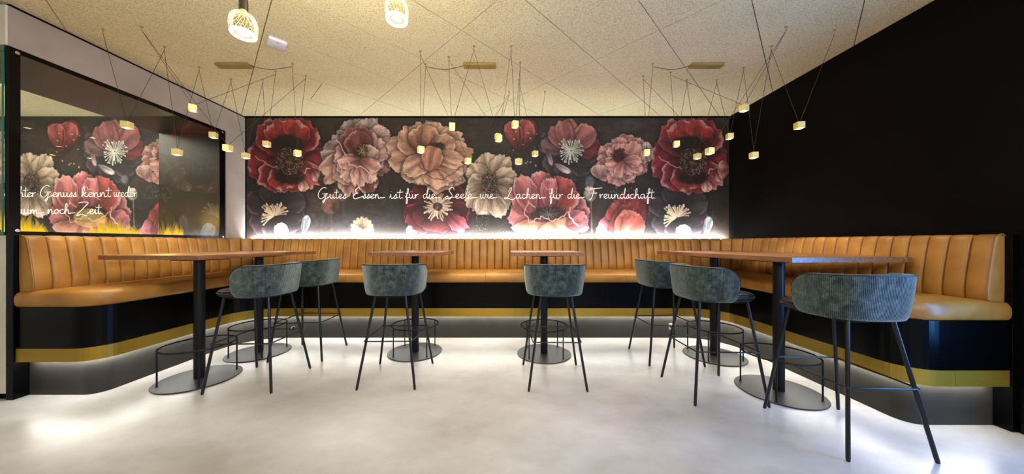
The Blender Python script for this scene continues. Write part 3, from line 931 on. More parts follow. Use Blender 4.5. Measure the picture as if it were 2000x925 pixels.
def border(name, pts_box):
    bm = bmesh.new()
    for b in pts_box: add_box(bm, *b)
    o = obj(name, bm, M_black, fp); o.location = -Vector(fp.location); return o


border('black_border', [(xg - .008, xg + .003, 2.296, 2.352, 1.258, 2.705), (xg - .008, xg + .003, 3.985, 4.056, 1.258, 2.705), (xg - .008, xg + .003, 2.352, 3.985, 2.668, 2.705), (xg - .008, xg + .003, 2.352, 3.985, 1.258, 1.287)])
childbox('glass_pane', XI, XI + .006, 2.30, 4.06, 1.262, 2.705, M_glass, fp)
childbox('glass_pane', XI, XL - .031, 2.288, 2.294, 1.258, 2.705, M_glass, fp)
ge = childbox('glass_edge', XL - .036, XL - .030, 2.2875, 2.2945, 1.258, 2.705, M_glassedge, fp)
childbox('corner_post', XL - .026, XL - .008, 2.296, 2.35, 1.258, 2.705, M_black, fp)
for (x, y, z, ax) in ((xg + .004, 2.335, 2.672, 'x'), (xg + .004, 2.335, 1.29, 'x'), (xg + .004, 4.02, 2.672, 'x'), (xg + .004, 4.02, 1.275, 'x'), (XL - .05, 2.284, 2.672, 'y'), (XL - .05, 2.284, 1.285, 'y')):
    bm = bmesh.new()
    d = Vector((.010, 0, 0)) if ax == 'x' else Vector((0, -.010, 0))
    add_tube(bm, [Vector((x, y, z)) - d * .3, Vector((x, y, z)) + d * .5, Vector((x, y, z)) + d * .7], [.013, .013, .010], 16)
    o = obj('glass_bolt', bm, M_chrome, fp); o.location = -Vector(fp.location)

M_flame = bpy.data.materials.new('flame'); M_flame.use_nodes = True
nt = M_flame.node_tree; nt.nodes.clear()
tc = nt.nodes.new('ShaderNodeTexCoord'); sx_ = nt.nodes.new('ShaderNodeSeparateXYZ')
nt.links.new(tc.outputs['Object'], sx_.inputs[0])
mr = nt.nodes.new('ShaderNodeMapRange'); mr.inputs[1].default_value = 0.0; mr.inputs[2].default_value = .24; mr.inputs[3].default_value = .13; mr.inputs[4].default_value = 0.0
nt.links.new(sx_.outputs[2], mr.inputs[0])
em = nt.nodes.new('ShaderNodeEmission'); em.inputs[0].default_value = (1, .62, .02, 1); em.inputs[1].default_value = 1.5
tp = nt.nodes.new('ShaderNodeBsdfTransparent'); mx = nt.nodes.new('ShaderNodeMixShader'); ou = nt.nodes.new('ShaderNodeOutputMaterial')
nt.links.new(mr.outputs[0], mx.inputs[0]); nt.links.new(tp.outputs[0], mx.inputs[1]); nt.links.new(em.outputs[0], mx.inputs[2]); nt.links.new(mx.outputs[0], ou.inputs[0])
bm = bmesh.new()
for k in range(150):
    y = 2.40 + 1.52 * (k + random.random() * .9) / 150 - 3.2
    amp = .5 + .5 * math.sin(y * 9.0 + 1.0) if y < .5 else .95
    if amp < .28: continue
    x = random.uniform(-.05, .05)
    hh = random.uniform(.08, .26) * amp
    pts = [Vector((x, y, .02)), Vector((x + random.uniform(-.01, .01), y + random.uniform(-.012, .012), .02 + hh * .45)), Vector((x + random.uniform(-.015, .015), y + random.uniform(-.025, .025), .02 + hh))]
    add_tube(bm, catmull(pts, 3), [.020, .021, .018, .014, .010, .006, .001], 7, caps=False)
point_light('fire_light', (-4.27, 2.9, 1.5), 7, (1.0, .66, .15), .12)
point_light('fire_light', (-4.27, 3.7, 1.5), 6, (1.0, .66, .15), .12)
fl = obj('flames', bm, M_flame, fp, smooth=True); fl['kind'] = 'stuff'

# ------------------------------------------------------------------ banquette
def arc(cx, cy, r, a0, a1, n=10):
    return [(cx + r * math.cos(math.radians(a0 + (a1 - a0) * k / n)), cy + r * math.sin(math.radians(a0 + (a1 - a0) * k / n))) for k in range(n + 1)]


def resample(path, step):
    out = []
    for (a, b) in zip(path, path[1:]):
        n = max(1, int(math.dist(a, b) / step))
        out += [(a[0] + (b[0] - a[0]) * k / n, a[1] + (b[1] - a[1]) * k / n) for k in range(n)]
    return out + [path[-1]]


FRONT = [(-3.762, 2.295), (-3.34, 2.295)] + arc(-3.34, 2.47, .175, -90, 0)[1:] + [(-3.165, 3.34)] + arc(-2.795, 3.34, .37, 180, 90)[1:] + [(2.205, 3.71)] + arc(2.205, 3.34, .37, 90, 0)[1:] + [(2.575, 2.08)] + arc(2.75, 2.08, .175, 180, 270)[1:] + [(3.190, 1.905)]


class Path:
    def __init__(s, pts):
        s.p = [Vector((x, y)) for x, y in pts]
        s.n = []
        for i in range(len(s.p)):
            t = s.p[min(i + 1, len(s.p) - 1)] - s.p[max(i - 1, 0)]
            t.normalize()
            s.n.append(Vector((-t.y, t.x)))        # to the left of travel
        s.s = [0]
        for a, b in zip(s.p, s.p[1:]): s.s.append(s.s[-1] + (b - a).length)

    def at(s, q):
        q = min(max(q, 0), s.s[-1])
        i = 0
        while i < len(s.s) - 2 and s.s[i + 1] < q: i += 1
        t = (q - s.s[i]) / (s.s[i + 1] - s.s[i])
        n = s.n[i].lerp(s.n[i + 1], t)
        # on straight stretches use the stretch's own normal
        return s.p[i].lerp(s.p[i + 1], t), n.normalized()

    def find(s, fn):
        best = min(range(4000), key=lambda k: fn(s.at(s.s[-1] * k / 3999)[0]))
        return s.s[-1] * best / 3999


FP = Path(resample(FRONT, .06))
TOTAL = FP.s[-1]
bench = thing('banquette', 'U-shaped tan leather banquette with channelled back, black base and brass strip along three walls', 'bench', (0, 3.9, 0))
BO = Vector((0, 3.9, 0))


def bobj(name, bm, m, smooth=False, angle=None):
    o = obj(name, bm, m, bench, smooth, angle); o.location = -BO; return o


def strip_pts(q0, q1, d, z, extra=()):
    qs = sorted({q0, q1} | {q for q in FP.s if q0 < q < q1})
    r = []
    for q in qs:
        p, n = FP.at(q)
        r.append((p.x + n.x * d, p.y + n.y * d, z))
    return r


def wrap(name, q0, q1, d0, d1, z0, z1, m):
    bm = bmesh.new()
    V = loft(bm, [strip_pts(q0, q1, d0, z0), strip_pts(q0, q1, d0, z1), strip_pts(q0, q1, d1, z1), strip_pts(q0, q1, d1, z0), strip_pts(q0, q1, d0, z0)])
    bm.faces.new([V[k][0] for k in range(4)]); bm.faces.new([V[k][-1] for k in range(3, -1, -1)])
    bmesh.ops.remove_doubles(bm, verts=bm.verts, dist=1e-5)
    return bobj(name, bm, m)


# the normal to the left of travel points to the wall
q_y31 = FP.find(lambda p: abs(p.x + 3.165) * 3 + abs(p.y - 3.12))
q_m2 = FP.find(lambda p: abs(p.y - 3.71) * 3 + abs(p.x + 2.0))
q_c1 = FP.find(lambda p: abs(p.y - 3.71) * 3 + abs(p.x + .27))
q_c2 = FP.find(lambda p: abs(p.y - 3.71) * 3 + abs(p.x - 1.46))
q_r = FP.find(lambda p: abs(p.x - 2.575) * 3 + abs(p.y - 3.0))
segs = [(0, q_y31, [(-3.76, 3.12), (-3.76, 2.33)]), (q_y31, q_m2, [(-2.0, 4.30), (-3.76, 4.30), (-3.76, 3.12)]), (q_m2, q_c1, [(-.27, 4.30), (-2.0, 4.30)]),
        (q_c1, q_c2, [(1.46, 4.30), (-.27, 4.30)]), (q_c2, q_r, [(3.19, 3.0), (3.19, 4.30), (1.46, 4.30)]), (q_r, TOTAL, [(3.19, 1.94), (3.19, 3.0)])]
prof = [(.02, .700), (.004, .706), (-.006, .722), (-.010, .750), (-.008, .785), (.004, .808), (.022, .820), (.05, .8255)]
for q0, q1, back in segs:
    g = .0015
    bm = bmesh.new()
    rows = [strip_pts(q0 + g, q1 - g, d, z) for d, z in prof]
    V = loft(bm, rows)
    b1 = [bm.verts.new((x, y, .828)) for x, y in back]
    b0 = [bm.verts.new((x, y, .700)) for x, y in back]
    top = V[-1] + b1
    f = bm.faces.new(top)
    bmesh.ops.triangulate(bm, faces=[f])
    f = bm.faces.new((V[0] + b0)[::-1]); bmesh.ops.triangulate(bm, faces=[f])
    for a, b in ((0, 1), (1, 2))[:len(back) - 1]:
        bm.faces.new((b1[a], b1[b], b0[b], b0[a]))
    bm.faces.new([b0[0], b1[0]] + [V[k][-1] for k in range(len(V) - 1, -1, -1)])
    bm.faces.new([b1[-1], b0[-1]] + [V[k][0] for k in range(len(V))])
    bobj('seat_cushion', bm, M_leather, True, math.radians(40))

wrap('base_panel', 0, TOTAL, .006, .03, .383, .700, M_black)
cuts = [0] + [FP.find(fn) for fn in (lambda p: (p - Vector(((122 - X0) / F * 2.295, 2.295))).length, lambda p: abs(p.x + 3.165) * 3 + abs(p.y - 3.44), lambda p: abs(p.y - 3.71) * 3 + abs(p.x + 2.40), lambda p: abs(p.y - 3.71) * 3 + abs(p.x - .1),
        lambda p: abs(p.y - 3.71) * 3 + abs(p.x - 1.62), lambda p: abs(p.x - 2.575) * 3 + abs(p.y - 2.135), lambda p: (p - Vector((2.845, 1.905))).length)] + [TOTAL]
for a, b in zip(cuts, cuts[1:]):
    wrap('brass_strip', a + .0008, b - .0008, 0.0, .004, .284, .386, M_gold)
wrap('base_underside', 0, TOTAL, .004, .10, .288, .30, M_black)
wrap('plinth', .0, TOTAL, .068, .088, 0, .288, M_plinth)
wrap('led_strip', .05, TOTAL - .05, .034, .048, .283, .2875, M_led)
o = box('end_panel', -3.817, -3.764, 2.283, 4.33, 0, 1.256, M_black, bench, .002); o.location = -BO
o = box('end_panel', 3.192, 3.233, 1.895, 4.33, 0, 1.246, M_black, bench, .002); o.location = -BO

BP = Path(resample([(-3.665, 2.312), (-3.665, 3.70)] + arc(-3.165, 3.70, .5, 180, 90, 14)[1:] + [(2.595, 4.20)] + arc(2.595, 3.70, .5, 90, 0, 14)[1:] + [(3.095, 1.925)], .03))
n1, n2, n3 = 13, 7, 54
qa = 1.388; qb = qa + PI * .25; qc = qb + (2.595 + 3.165); qd = qc + PI * .25; qe = BP.s[-1]
knots = [qa * k / 13 for k in range(13)] + [qa + (qb - qa) * k / 7 for k in range(7)] + [qb + (qc - qb) * k / 54 for k in range(54)] + [qc + (qd - qc) * k / 7 for k in range(7)] + [qd + (qe - qd) * k / 17 for k in range(18)]
zr = [(.822, 0.0), (.835, -.010), (.90, -.013), (1.02, .002), (1.14, .022), (1.205, .034), (1.232, .042), (1.248, .056), (1.254, .072), (1.252, .090), (1.240, .096)]
for i, (k0, k1) in enumerate(zip(knots, knots[1:])):
    bm = bmesh.new()
    us = [0, .05, .16, .5, .84, .95, 1]
    dep = [.020, .007, .0015, 0, .0015, .007, .020]
    rows = []
    for z, d in zr:
        r = []
        for u, e in zip(us, dep):
            uu = k0 + (k1 - k0) * (.012 + .976 * u)
            p, n = BP.at(uu)
            zz = z - (e * .5 if z > 1.21 else 0)
            dd = d + (e if z < 1.245 else 0) + random.uniform(-.0006, .0006)
            r.append((p.x + n.x * dd, p.y + n.y * dd, zz))
        rows.append(r)
    V = loft(bm, rows)
    q0 = [bm.verts.new((BP.at(k0 + (k1 - k0) * (.012 + .976 * u))[0].x + BP.at(k0 + (k1 - k0) * u)[1].x * .094, BP.at(k0 + (k1 - k0) * (.012 + .976 * u))[0].y + BP.at(k0 + (k1 - k0) * u)[1].y * .094, .822)) for u in us]
    for k in range(len(us) - 1):
        bm.faces.new((V[-1][k], V[-1][k + 1], q0[k + 1], q0[k]))
    bm.faces.new([V[k][0] for k in range(len(V))] + [q0[0]])
    bm.faces.new(([V[k][-1] for k in range(len(V))] + [q0[-1]])[::-1])
    bobj('backrest_channel', bm, M_leather, True, math.radians(50))
# piping on the two open ends of the backrest
for q, s_ in ((0.0, 1), (BP.s[-1], -1)):
    bm = bmesh.new()
    p, n = BP.at(q)
    add_tube(bm, [(p.x + n.x * (d + .0), p.y + n.y * d, z) for z, d in zr], .0035, 6)
    bobj('piping', bm, M_leather, True)
# light strip behind the back bench
o = box('led_strip', -3.70, 3.15, 4.330, 4.350, 1.185, 1.19, M_led_mural, bench); o.location = -BO
o = box('led_strip', -3.70, 3.15, 4.3125, 4.3155, 1.195, 1.228, M_led_mural2, bench); o.location = -BO
o = box('rear_board', -3.76, 3.19, 4.300, 4.312, 0, 1.235, M_black, bench); o.location = -BO

# wall sockets in the plinth
for i, (px, py, lab) in enumerate(((574, 640, 'round grey socket in the bench plinth behind the left stools'), (1312, 637, 'square double socket in the bench plinth behind the right stools'))):
    t = thing('wall_socket', lab, 'socket', ((px - X0) / F * 3.778, 3.774, H0 + (Y0 - py) / F * 3.775))
    if i == 0:
        bm = bmesh.new(); add_tube(bm, [(0, .004, 0), (0, -.006, 0)], .026, 20); cv = obj('cover', bm, M_chrome, t)
        bm = bmesh.new(); add_tube(bm, [(0, -.004, 0), (0, -.0075, 0)], .017, 16); obj('insert', bm, M_black, cv)
    else:
        cv = obj('cover', add_box(bmesh.new(), -.04, .04, -.006, .004, -.04, .04, .003), mat('grey_socket', lin(150, 148, 140), .4), t)
        for sx in (-.018, .018):
            bm = bmesh.new(); add_tube(bm, [(sx, -.004, 0), (sx, -.0085, 0)], .013, 14); obj('insert', bm, M_black, cv)

# ------------------------------------------------------------------ tables
def foot(t, x, y):
    """column, round base plate and foot ring around local x, y"""
    bm = bmesh.new(); add_lathe(bm, [(.0, 0), (.284, 0), (.288, .003), (.288, .006), (.284, .009), (0, .009)], 64, (x, y, 0)); pl = obj('base_plate', bm, M_disc, t, True, .5)
    return pl


def make_table(name, label, corners_origin, rz, w, l, ztop, feet, thick=.040):
    """origin at the front left corner of the top; local x width, local y length; feet given in world coordinates"""
    t = thing(name, label, 'table', (corners_origin[0], corners_origin[1], 0), rz)
    obj('tabletop', add_box(bmesh.new(), 0, w, 0, l, ztop - thick, ztop, .0022), M_wood, t)
    R = Matrix.Rotation(-rz, 2)
    for (fx, fy) in feet:
        q = R @ Vector((fx - corners_origin[0], fy - corners_origin[1]))
        x, y = q.x, q.y
        foot(t, x, y)
        bm = bmesh.new(); add_lathe(bm, [(.0385, .008), (.0385, ztop - thick)], 28, (x, y, 0)); obj('column', bm, M_metal, t, True, .6)
        obj('mounting_plate', add_box(bmesh.new(), max(x - .16, .01), min(x + .16, w - .01), max(y - .16, .01), y + .16, ztop - thick - .006, ztop - thick - .0002, .001), M_metal, t)
        bm = bmesh.new(); add_tube(bm, [(x + .246 * math.cos(2 * PI * k / 56), y + .246 * math.sin(2 * PI * k / 56), .305) for k in range(56)], .0065, 8, closed=True)
        fr = obj('foot_ring', bm, M_metal, t, True)
        for a in (45, 135, 225, 315):
            a = math.radians(a) - rz
            px, py = x + .246 * math.cos(a), y + .246 * math.sin(a)
            bm = bmesh.new(); add_tube(bm, [(px, py, .009), (px, py, .300)], .006, 8); add_lathe(bm, [(.011, .009), (.011, .012), (.006, .014)], 12, (px, py, 0))
            obj('ring_post', bm, M_metal, fr, True, .6)
    return t


make_table('bar_table', 'long wooden bar table on two black columns at the left, before the fireplace', (-3.55, 2.60), math.radians(-3.6), .937, 1.42, 1.089, [(-2.72, 2.65), (-2.706, 3.27)])
make_table('bar_table', 'long wooden bar table on two black columns at the right, beside the black wall', (2.096, 2.21), math.radians(3.9), .984, 1.755, 1.089, [(2.192, 2.424), (2.19, 3.182)])
make_table('bar_table', 'small square wooden bar table left of the middle, before the back bench', (-1.41, 3.03), 0, .737, .735, 1.100, [(-1.011, 3.292)])
make_table('bar_table', 'small square wooden bar table right of the middle, before the back bench', (.039, 3.03), 0, .751, .62, 1.100, [(.396, 3.24)])

# ------------------------------------------------------------------ bar stools
def stool_proto(label, loc, rz):
    t = thing('bar_stool', label, 'bar stool', loc, rz, 'bar stools with corduroy backs')
    # seat pan and cushion
    def plan_curve(a, y0, y1, n=48, e=3.2):
        r = []
        for k in range(n):
            f = 2 * PI * k / n
            cx = math.copysign(abs(math.cos(f)) ** (2 / e), math.cos(f)); cy = math.copysign(abs(math.sin(f)) ** (2 / e), math.sin(f))
            r.append((a * cx, (y0 + y1) / 2 + (y1 - y0) / 2 * cy))
        return r
    def slab(name, rows, m):
        bm = bmesh.new()
        base = plan_curve(.238, -.225, .255)
        V = loft(bm, [[(x * s, .015 + (y - .015) * s, z) for x, y in base] for s, z in rows], True)
        bm.faces.new(V[0][::-1]); bm.faces.new(V[-1])
        return obj(name, bm, m, t, True, math.radians(50))
    slab('seat_pan', [(.60, .742), (.68, .744), (.72, .750), (.72, .757)], M_metal)
    slab('seat', [(.86, .757), (.94, .760), (.985, .768), (1.0, .780), (1.0, .792), (.985, .804), (.95, .812), (.8, .818), (.4, .820), (.1, .820)], M_blackleather)
    bm = bmesh.new(); add_tube(bm, [(x * 1.003, .015 + (y - .015) * 1.003, .786) for x, y in plan_curve(.238, -.225, .255)], .004, 6, closed=True)
    obj('piping', bm, M_piping, t, True)
    # curved back
    e = 2.9
    a_, b_ = .268, .262
    raw = []
    for k in range(161):
        f = PI * k / 160
        raw.append((-a_ * math.copysign(abs(math.cos(f)) ** (2 / e), math.cos(f)), -b_ * abs(math.sin(f)) ** (2 / e)))
    raw = [(-a_, .05), (-a_, .02)] + raw + [(a_, .02), (a_, .05)]
    pth = Path(raw)
    T = pth.s[-1]
    ns = 64
    ss = [T * (.5 - .5 * math.cos(PI * k / ns)) * .5 + T * k / ns * .5 for k in range(ns + 1)]
    prof_ = [(.004, 0.0), (.0, .06), (0, .2), (0, .4), (0, .6), (0, .8), (0, .93), (.003, .975), (.012, .995), (.026, 1.0), (.040, .985), (.045, .93), (.046, .6), (.046, .3), (.044, .05), (.030, -.01)]
    zb, zt = .756, 1.020
    bm = bmesh.new()
    uvl = bm.loops.layers.uv.new('UVMap')
    rows, us, rim, rim_in = [], [], [], []
    for s_ in ss:
        p, n = pth.at(s_)
        ed = min(s_, T - s_)
        r1, r2 = .125, .06
        hi = zt - .012 * max(0, 1 - ed / .35) ** 1.5
        if ed < r1: hi = hi - r1 + math.sqrt(max(r1 * r1 - (r1 - ed) ** 2, 0))
        lo = zb
        if ed < r2: lo = lo + r2 - math.sqrt(max(r2 * r2 - (r2 - ed) ** 2, 0))
        row = []
        for off, h in prof_:
            z = lo + (hi - lo) * h
            k_ = (z - zb) / (zt - zb)
            sc = .885 + .125 * max(k_, 0) ** .7 - .010 * k_ ** 3
            q = p + n * off
            row.append((q.x * sc, q.y * sc + (.0 if q.y > 0 else 0), z))
        rows.append(row)
        rim.append(row[7])
    V = [[bm.verts.new(c) for c in r] for r in rows]
    m_ = len(prof_)
    for i in range(ns):
        for k in range(m_):
            f = bm.faces.new((V[i][k], V[i + 1][k], V[i + 1][(k + 1) % m_], V[i][(k + 1) % m_]))
            zz = [prof_[k][1], prof_[k][1], prof_[(k + 1) % m_][1], prof_[(k + 1) % m_][1]]
            for lp, uu, w in zip(f.loops, (ss[i], ss[i + 1], ss[i + 1], ss[i]), zz):
                lp[uvl].uv = (uu, w * .25)
    bm.faces.new(V[0]); bm.faces.new(V[-1][::-1])
    obj('backrest', bm, M_cord, t, True, math.radians(60))
    bm = bmesh.new(); add_tube(bm, [Vector(r) + Vector((0, 0, .001)) for r in rim], .0042, 6)
    obj('rim_piping', bm, M_piping, t, True)
    # legs: rear pair under the back, front pair under the seat front
    FT = {(-1, -1): (-.236, -.270), (1, -1): (.236, -.270), (-1, 1): (-.259, .258), (1, 1): (.259, .258)}
    TPt = {(-1, -1): (-.128, -.165), (1, -1): (.128, -.165), (-1, 1): (-.150, .185), (1, 1): (.150, .185)}
    zr_ = .382
    loop = []
    for key in ((-1, -1), (1, -1), (1, 1), (-1, 1)):
        a, b = Vector(FT[key] + (0,)), Vector(TPt[key] + (.750,))
        bm = bmesh.new(); add_tube(bm, [a, a + (b - a) * .02, b], [.0085, .0105, .0105], 12)
        obj('leg', bm, M_leg, t, True, .6)
        bm = bmesh.new(); add_tube(bm, [a, a + Vector((0, 0, .006))], .0115, 12)
        c_ = a.lerp(b, zr_ / .750)
        loop.append(c_ + Vector((key[0] * .016, key[1] * .014, 0)))
        bm.free()
    pts = []
    for i in range(4):
        p0, p1, p2 = loop[i - 1], loop[i], loop[(i + 1) % 4]
        d0, d1 = (p0 - p1).normalized() * .018, (p2 - p1).normalized() * .018
        pts += [p1 + d0, p1 + (d0 + d1) * .25, p1 + d1]
    bm = bmesh.new(); add_tube(bm, pts, .0055, 8, closed=True)
    obj('foot_rail', bm, M_leg, t, True)
    bm = bmesh.new()
    for s_ in (-1, 1):
        add_tube(bm, [(s_ * .128, -.165, .744), (s_ * .15, .185, .744)], .009, 8)
    add_tube(bm, [(-.128, -.165, .744), (.128, -.165, .744)], .009, 8); add_tube(bm, [(-.15, .185, .744), (.15, .185, .744)], .009, 8)
    obj('seat_frame', bm, M_metal, t, True)
    return t


def copy_tree(o, parent=None):
    c = o.copy(); C.objects.link(c); c.parent = parent
    for ch in list(o.children): copy_tree(ch, c)
    return c


stools = [
    ((-.995, 2.712), 1.0, 'teal corduroy bar stool pulled up to the small table left of the middle'),
    ((.411, 2.684), -.6, 'teal corduroy bar stool pulled up to the small table right of the middle'),
    ((-2.150, 2.624), 90, 'teal corduroy bar stool at the left long table, nearer of the two'),
    ((-2.140, 3.256), 90.5, 'teal corduroy bar stool at the left long table, partly hidden behind another stool'),
    ((1.644, 3.150), -89, 'teal corduroy bar stool at the far inner end of the right long table'),
    ((1.646, 2.441), -89.5, 'teal corduroy bar stool at the right long table, middle one of three'),
    ((2.113, 1.908), -1.8, 'teal corduroy bar stool with bluish sheen at the near end of the right long table'),
]
proto = stool_proto(stools[0][2], (stools[0][0][0], stools[0][0][1], 0), math.radians(stools[0][1]))
for (x, y), a, lab in stools[1:]:
    c_ = copy_tree(proto)
    c_.location = (x, y, 0); c_.rotation_euler = (0, 0, math.radians(a)); c_['label'] = lab

# ------------------------------------------------------------------ pendant clusters
CL = {
    'left': (dict(a=(201, 57), b=(277, 52), c=(321, 91), d=(389, 130), e=(451, 154), f=(513, 155), g=(538, 139), h=(571, 124), i=(597, 147)),
             [(248, 244, 'a', 'c', None, 14), (346, 297, 'c', 'd', None, 10), (377, 211, 'b', 'g', None, 40), (417, 264, 'd', 'e', None, 18), (445, 289, 'b', 'i', None, 5), (480, 304, 'e', 'f', None, -8), (521, 281, 'f', 'g', None, 6), (581, 299, 'h', 'i', None, -38)],
             (-2.985, -2.655), 'h', 1),
    'middle': (dict(a=(820.8, 99.7), b=(831.4, 124.4), c=(876.4, 110.4), d=(925.6, 89.8), e=(998.4, 89.8), f=(1016, 122), g=(1014, 155.3), h=(994.2, 178.4), i=(1064.5, 178.4)),
               [(822, 292, 'a', 'b', 2.95, 32), (883, 247, 'c', 'd', None, 12), (914, 314, 'a', 'h', None, 30), (974, 270, 'd', 'e', 2.95, 20), (972, 266, 'h', 'c', None, 25), (1006, 243, 'e', 'f', None, 15), (1013, 315, 'f', 'g', 3.22, 40), (1045, 300, 'g', 'i', None, 25)],
               (-.451, -.12), 'b', -1),
    'right': (dict(a=(1274.6, 124.3), b=(1256.4, 148), c=(1309.6, 140.5), d=(1341.7, 155.8), e=(1400, 156), f=(1452.3, 131.4), g=(1506.4, 90.3), h=(1535.6, 52.3), i=(1630.3, 57.8)),
              [(1263, 298, 'a', 'b', None, -12), (1321, 281, 'c', 'd', None, -15), (1362, 305, 'd', 'e', None, 12), (1386, 295, 'b', 'h', None, 8), (1425, 266, 'e', 'f', None, -12), (1453, 211, 'c', 'h', None, 20), (1472, 303, 'f', 'g', None, -6), (1561, 245, 'g', 'i', None, -10)],
              (1.885, 2.215), 'a', -1),
}
ORD = ['first', 'second', 'third', 'fourth', 'fifth', 'sixth', 'seventh', 'eighth', 'ninth']
CUBE = .057
M_lens = emis('cube_lamp_light', (1.0, .80, .42, 1), 26.0)
bm = add_box(bmesh.new(), -CUBE / 2, CUBE / 2, -CUBE / 2, CUBE / 2, -CUBE / 2 + .003, CUBE / 2, .0015)
add_box(bm, -CUBE / 2, CUBE / 2, -CUBE / 2, -CUBE / 2 + .004, -CUBE / 2, -CUBE / 2 + .003)
add_box(bm, -CUBE / 2, CUBE / 2, CUBE / 2 - .004, CUBE / 2, -CUBE / 2, -CUBE / 2 + .003)
add_box(bm, -CUBE / 2, -CUBE / 2 + .004, -CUBE / 2, CUBE / 2, -CUBE / 2, -CUBE / 2 + .003)
add_box(bm, CUBE / 2 - .004, CUBE / 2, -CUBE / 2, CUBE / 2, -CUBE / 2, -CUBE / 2 + .003)
me_cube = bpy.data.meshes.new('cube_shade'); bm.to_mesh(me_cube); bm.free(); me_cube.materials.append(M_brass)
bm = add_lathe(bmesh.new(), [(0, -.0025), (.012, -.002), (.0165, .001), (.017, .003)], 20, (0, 0, -CUBE / 2)); me_lens = bpy.data.meshes.new('lamp_lens'); bm.to_mesh(me_lens); bm.free(); me_lens.materials.append(M_lens)
bm = bmesh.new(); add_lathe(bm, [(.016, 0), (.016, -.003), (.006, -.005), (.004, -.018), (0, -.018)], 16)
add_tube(bm, [(.009 * math.cos(2 * PI * k / 14), 0, -.026 + .009 * math.sin(2 * PI * k / 14)) for k in range(14)], .0022, 6, closed=True)
for f in bm.faces: f.smooth = True
me_hook = bpy.data.meshes.new('ceiling_hook'); bm.to_mesh(me_hook); bm.free(); me_hook.materials.append(M_canopy)

sd = bpy.data.lights.new('cube_spot_light', 'SPOT')
sd.energy = 15.0; sd.color = (1.0, .92, .78); sd.spot_size = math.radians(84); sd.spot_blend = .06; sd.shadow_soft_size = .012

for cname, (hooks, cubes, (cx0, cx1), first, side) in CL.items():
    HW = {k: plan(p[0], p[1] + 1.5, HC - .008) for k, p in hooks.items()}
    order = sorted(HW, key=lambda k: hooks[k][0])
    for k in order:
        p = HW[k]
        o = bpy.data.objects.new('ceiling_hook', me_hook); C.objects.link(o)
        o.location = (p.x, p.y, HC - .0008); o.rotation_euler = (0, 0, random.uniform(-.8, .8)); o.scale = (.72, .72, 1)
        tag(o, 'small brass ceiling hook, %s from the left of the nine in the %s pendant cluster' % (ORD[order.index(k)], cname), 'hook', 'brass ceiling hooks of the %s cluster' % cname)
    cub = sorted(range(len(cubes)), key=lambda k: cubes[k][0])
    for rank, ci in enumerate(cub):
        px, py, h1, h2, D, rot = cubes[ci]
        s_ = (px - X0) / F
        p1, p2 = HW[h1], HW[h2]
        f1, f2 = p1.x - s_ * p1.y, p2.x - s_ * p2.y
        t_ = min(max(f1 / (f1 - f2), .05), .95)
        Y = D or p1.y + t_ * (p2.y - p1.y)
        pos = Vector((s_ * Y, Y, H0 + (Y0 - py) / F * Y))
        t = thing('cube_pendant', 'brass cube pendant lamp on two thin cables, %s from the left of the %s cluster' % (ORD[rank], cname), 'pendant lamp', pos, 0, 'brass cube pendants of the %s cluster' % cname)
        o = link_mesh('cube_shade', me_cube, t); o.rotation_euler = (0, 0, math.radians(rot))
        link_mesh('lamp_lens', me_lens, o)
        for hp in (p1, p2):
            a = Vector((hp.x, hp.y, HC - .034)) - pos
            b = Vector((.004 * (1 if a.x > 0 else -1), 0, CUBE / 2 - .001))
            bm = bmesh.new(); add_tube(bm, [b, b.lerp(a, .5), a], .0017, 6)
            obj('cable', bm, M_cable, t)
        sp_ = bpy.data.objects.new('cube_spot_light', sd); C.objects.link(sp_); sp_.location = pos + Vector((0, 0, -CUBE / 2 - .006))
    # canopy with its feed cable
    t = thing('ceiling_canopy', 'flat rectangular brass ceiling canopy feeding the %s pendant cluster' % cname, 'canopy', ((cx0 + cx1) / 2, 3.092, HC))
    hw = (cx1 - cx0) / 2
    obj('canopy_box', add_box(bmesh.new(), -hw, hw, -.037, .037, -.027, -.001, .0015), M_canopy, t)
    hp = HW[first]
    a = Vector((side * hw, 0, -.014)); b = Vector((hp.x, hp.y, HC - .03)) - Vector(t.location)
    mid = a.lerp(b, .5) + Vector((0, 0, -.035)) 
    bm = bmesh.new(); add_tube(bm, catmull([a, a.lerp(mid, .5) + Vector((0, 0, -.006)), mid, b.lerp(mid, .5) + Vector((0, 0, -.004)), b], 4), .0026, 6)
    obj('feed_cable', bm, M_cable, t, True)

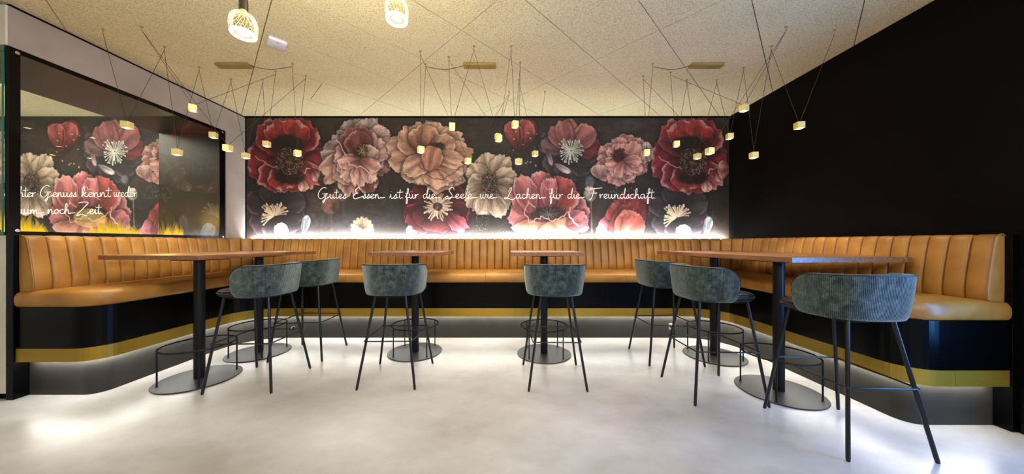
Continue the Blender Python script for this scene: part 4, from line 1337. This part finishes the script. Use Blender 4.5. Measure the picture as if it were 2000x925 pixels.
# ------------------------------------------------------------------ big bulbs near the camera
M_glow = emis('bulb_ring_light', (1.0, .88, .62, 1), 14.0)
M_glow2 = emis('bulb_disc_light', (1.0, .90, .66, 1), .75)
M_rib_glint = emis('bulb_rib_glint', (1.0, .86, .50, 1), 1.1)  # emission stands in for lamplight caught by the glass ribs
for (X, Y, z, lab) in ((-1.425, 1.62, 2.369, 'large ribbed glass bulb pendant at the upper left, left of the white detector'),
                       (-.612, 1.66, 2.478, 'large ribbed glass bulb pendant at the top, left of the middle cluster'),
                       (-.974, 1.64, 2.625, 'large ribbed glass bulb pendant hanging between the two others, above the frame')):
    t = thing('bulb_pendant', lab, 'pendant lamp', (X, Y, z), 0, 'large glass bulb pendants')
    env = [(.015, .082), (.018, .069), (.036, .062), (.052, .048), (.061, .028), (.0640, .004), (.0630, -.018), (.0585, -.038), (.051, -.051), (.030, -.057), (0, -.058)]
    bm = add_lathe(bmesh.new(), env, 40); obj('glass_bulb', bm, M_bulbglass, t, True)
    bm = bmesh.new()
    for k in range(22):
        pts = []
        for i, (r, zz) in enumerate(env[1:8]):
            a = 2 * PI * k / 22 + i * .16
            pts.append((r * .985 * math.cos(a), r * .985 * math.sin(a), zz))
        add_tube(bm, pts, .0009, 5)
    obj('glass_ribs', bm, M_rib_glint, t, True)
    bm = bmesh.new(); add_tube(bm, [(.050 * math.cos(2 * PI * k / 36), .050 * math.sin(2 * PI * k / 36), -.046) for k in range(36)], .0085, 8, closed=True)
    obj('light_ring', bm, M_glow, t, True)
    bm = add_lathe(bmesh.new(), [(0, -.047), (.043, -.046), (.043, -.042), (0, -.041)], 32); obj('light_disc', bm, M_glow2, t, True, .6)
    bm = add_lathe(bmesh.new(), [(.014, .064), (.0165, .070), (.0165, .086), (.013, .088)], 20); obj('bulb_cap', bm, M_brass, t, True, .6)
    bm = add_lathe(bmesh.new(), [(.0205, .080), (.0205, .143), (.017, .147), (.008, .149), (.006, .160)], 28); obj('lamp_holder', bm, M_socket_metal, t, True, .6)
    bm = add_tube(bmesh.new(), [(0, 0, .155), (0, 0, HC - z)], .003, 8); obj('cord', bm, M_cable, t, True)
    bm = add_lathe(bmesh.new(), [(.045, HC - z), (.045, HC - z - .02), (.040, HC - z - .024), (0, HC - z - .024)], 28); obj('ceiling_rose', bm, M_socket_metal, t, True, .6)
    point_light('bulb_light', (X, Y, z - .085), 21, (1.0, .9, .70), .05)

# white detector on the ceiling
t = thing('motion_detector', 'white rounded box detector on the ceiling right of the left bulb', 'detector', (-2.115, 2.75, HC), math.radians(45))
obj('housing', add_box(bmesh.new(), -.07, .07, -.088, .088, -.034, -.001, .013), M_white, t, True, .9)
obj('sensor_dot', add_box(bmesh.new(), -.008, .008, -.066, -.050, -.0355, -.033, .001), mat('grey_dot', lin(170, 168, 175), .4), t)
# dark slot-shaped scar in a ceiling board
a, b = plan(607, 193, HC - .001), plan(629, 163.5, HC - .001)
sl = thing('ceiling_slit', 'thin dark slit in the ceiling boards right of the left pendant cluster', 'slit', ((a.x + b.x) / 2, (a.y + b.y) / 2, HC))
bm = bmesh.new(); add_tube(bm, [(a - Vector(sl.location)), (b - Vector(sl.location))], .0028, 6); obj('slit_line', bm, M_cable, sl)
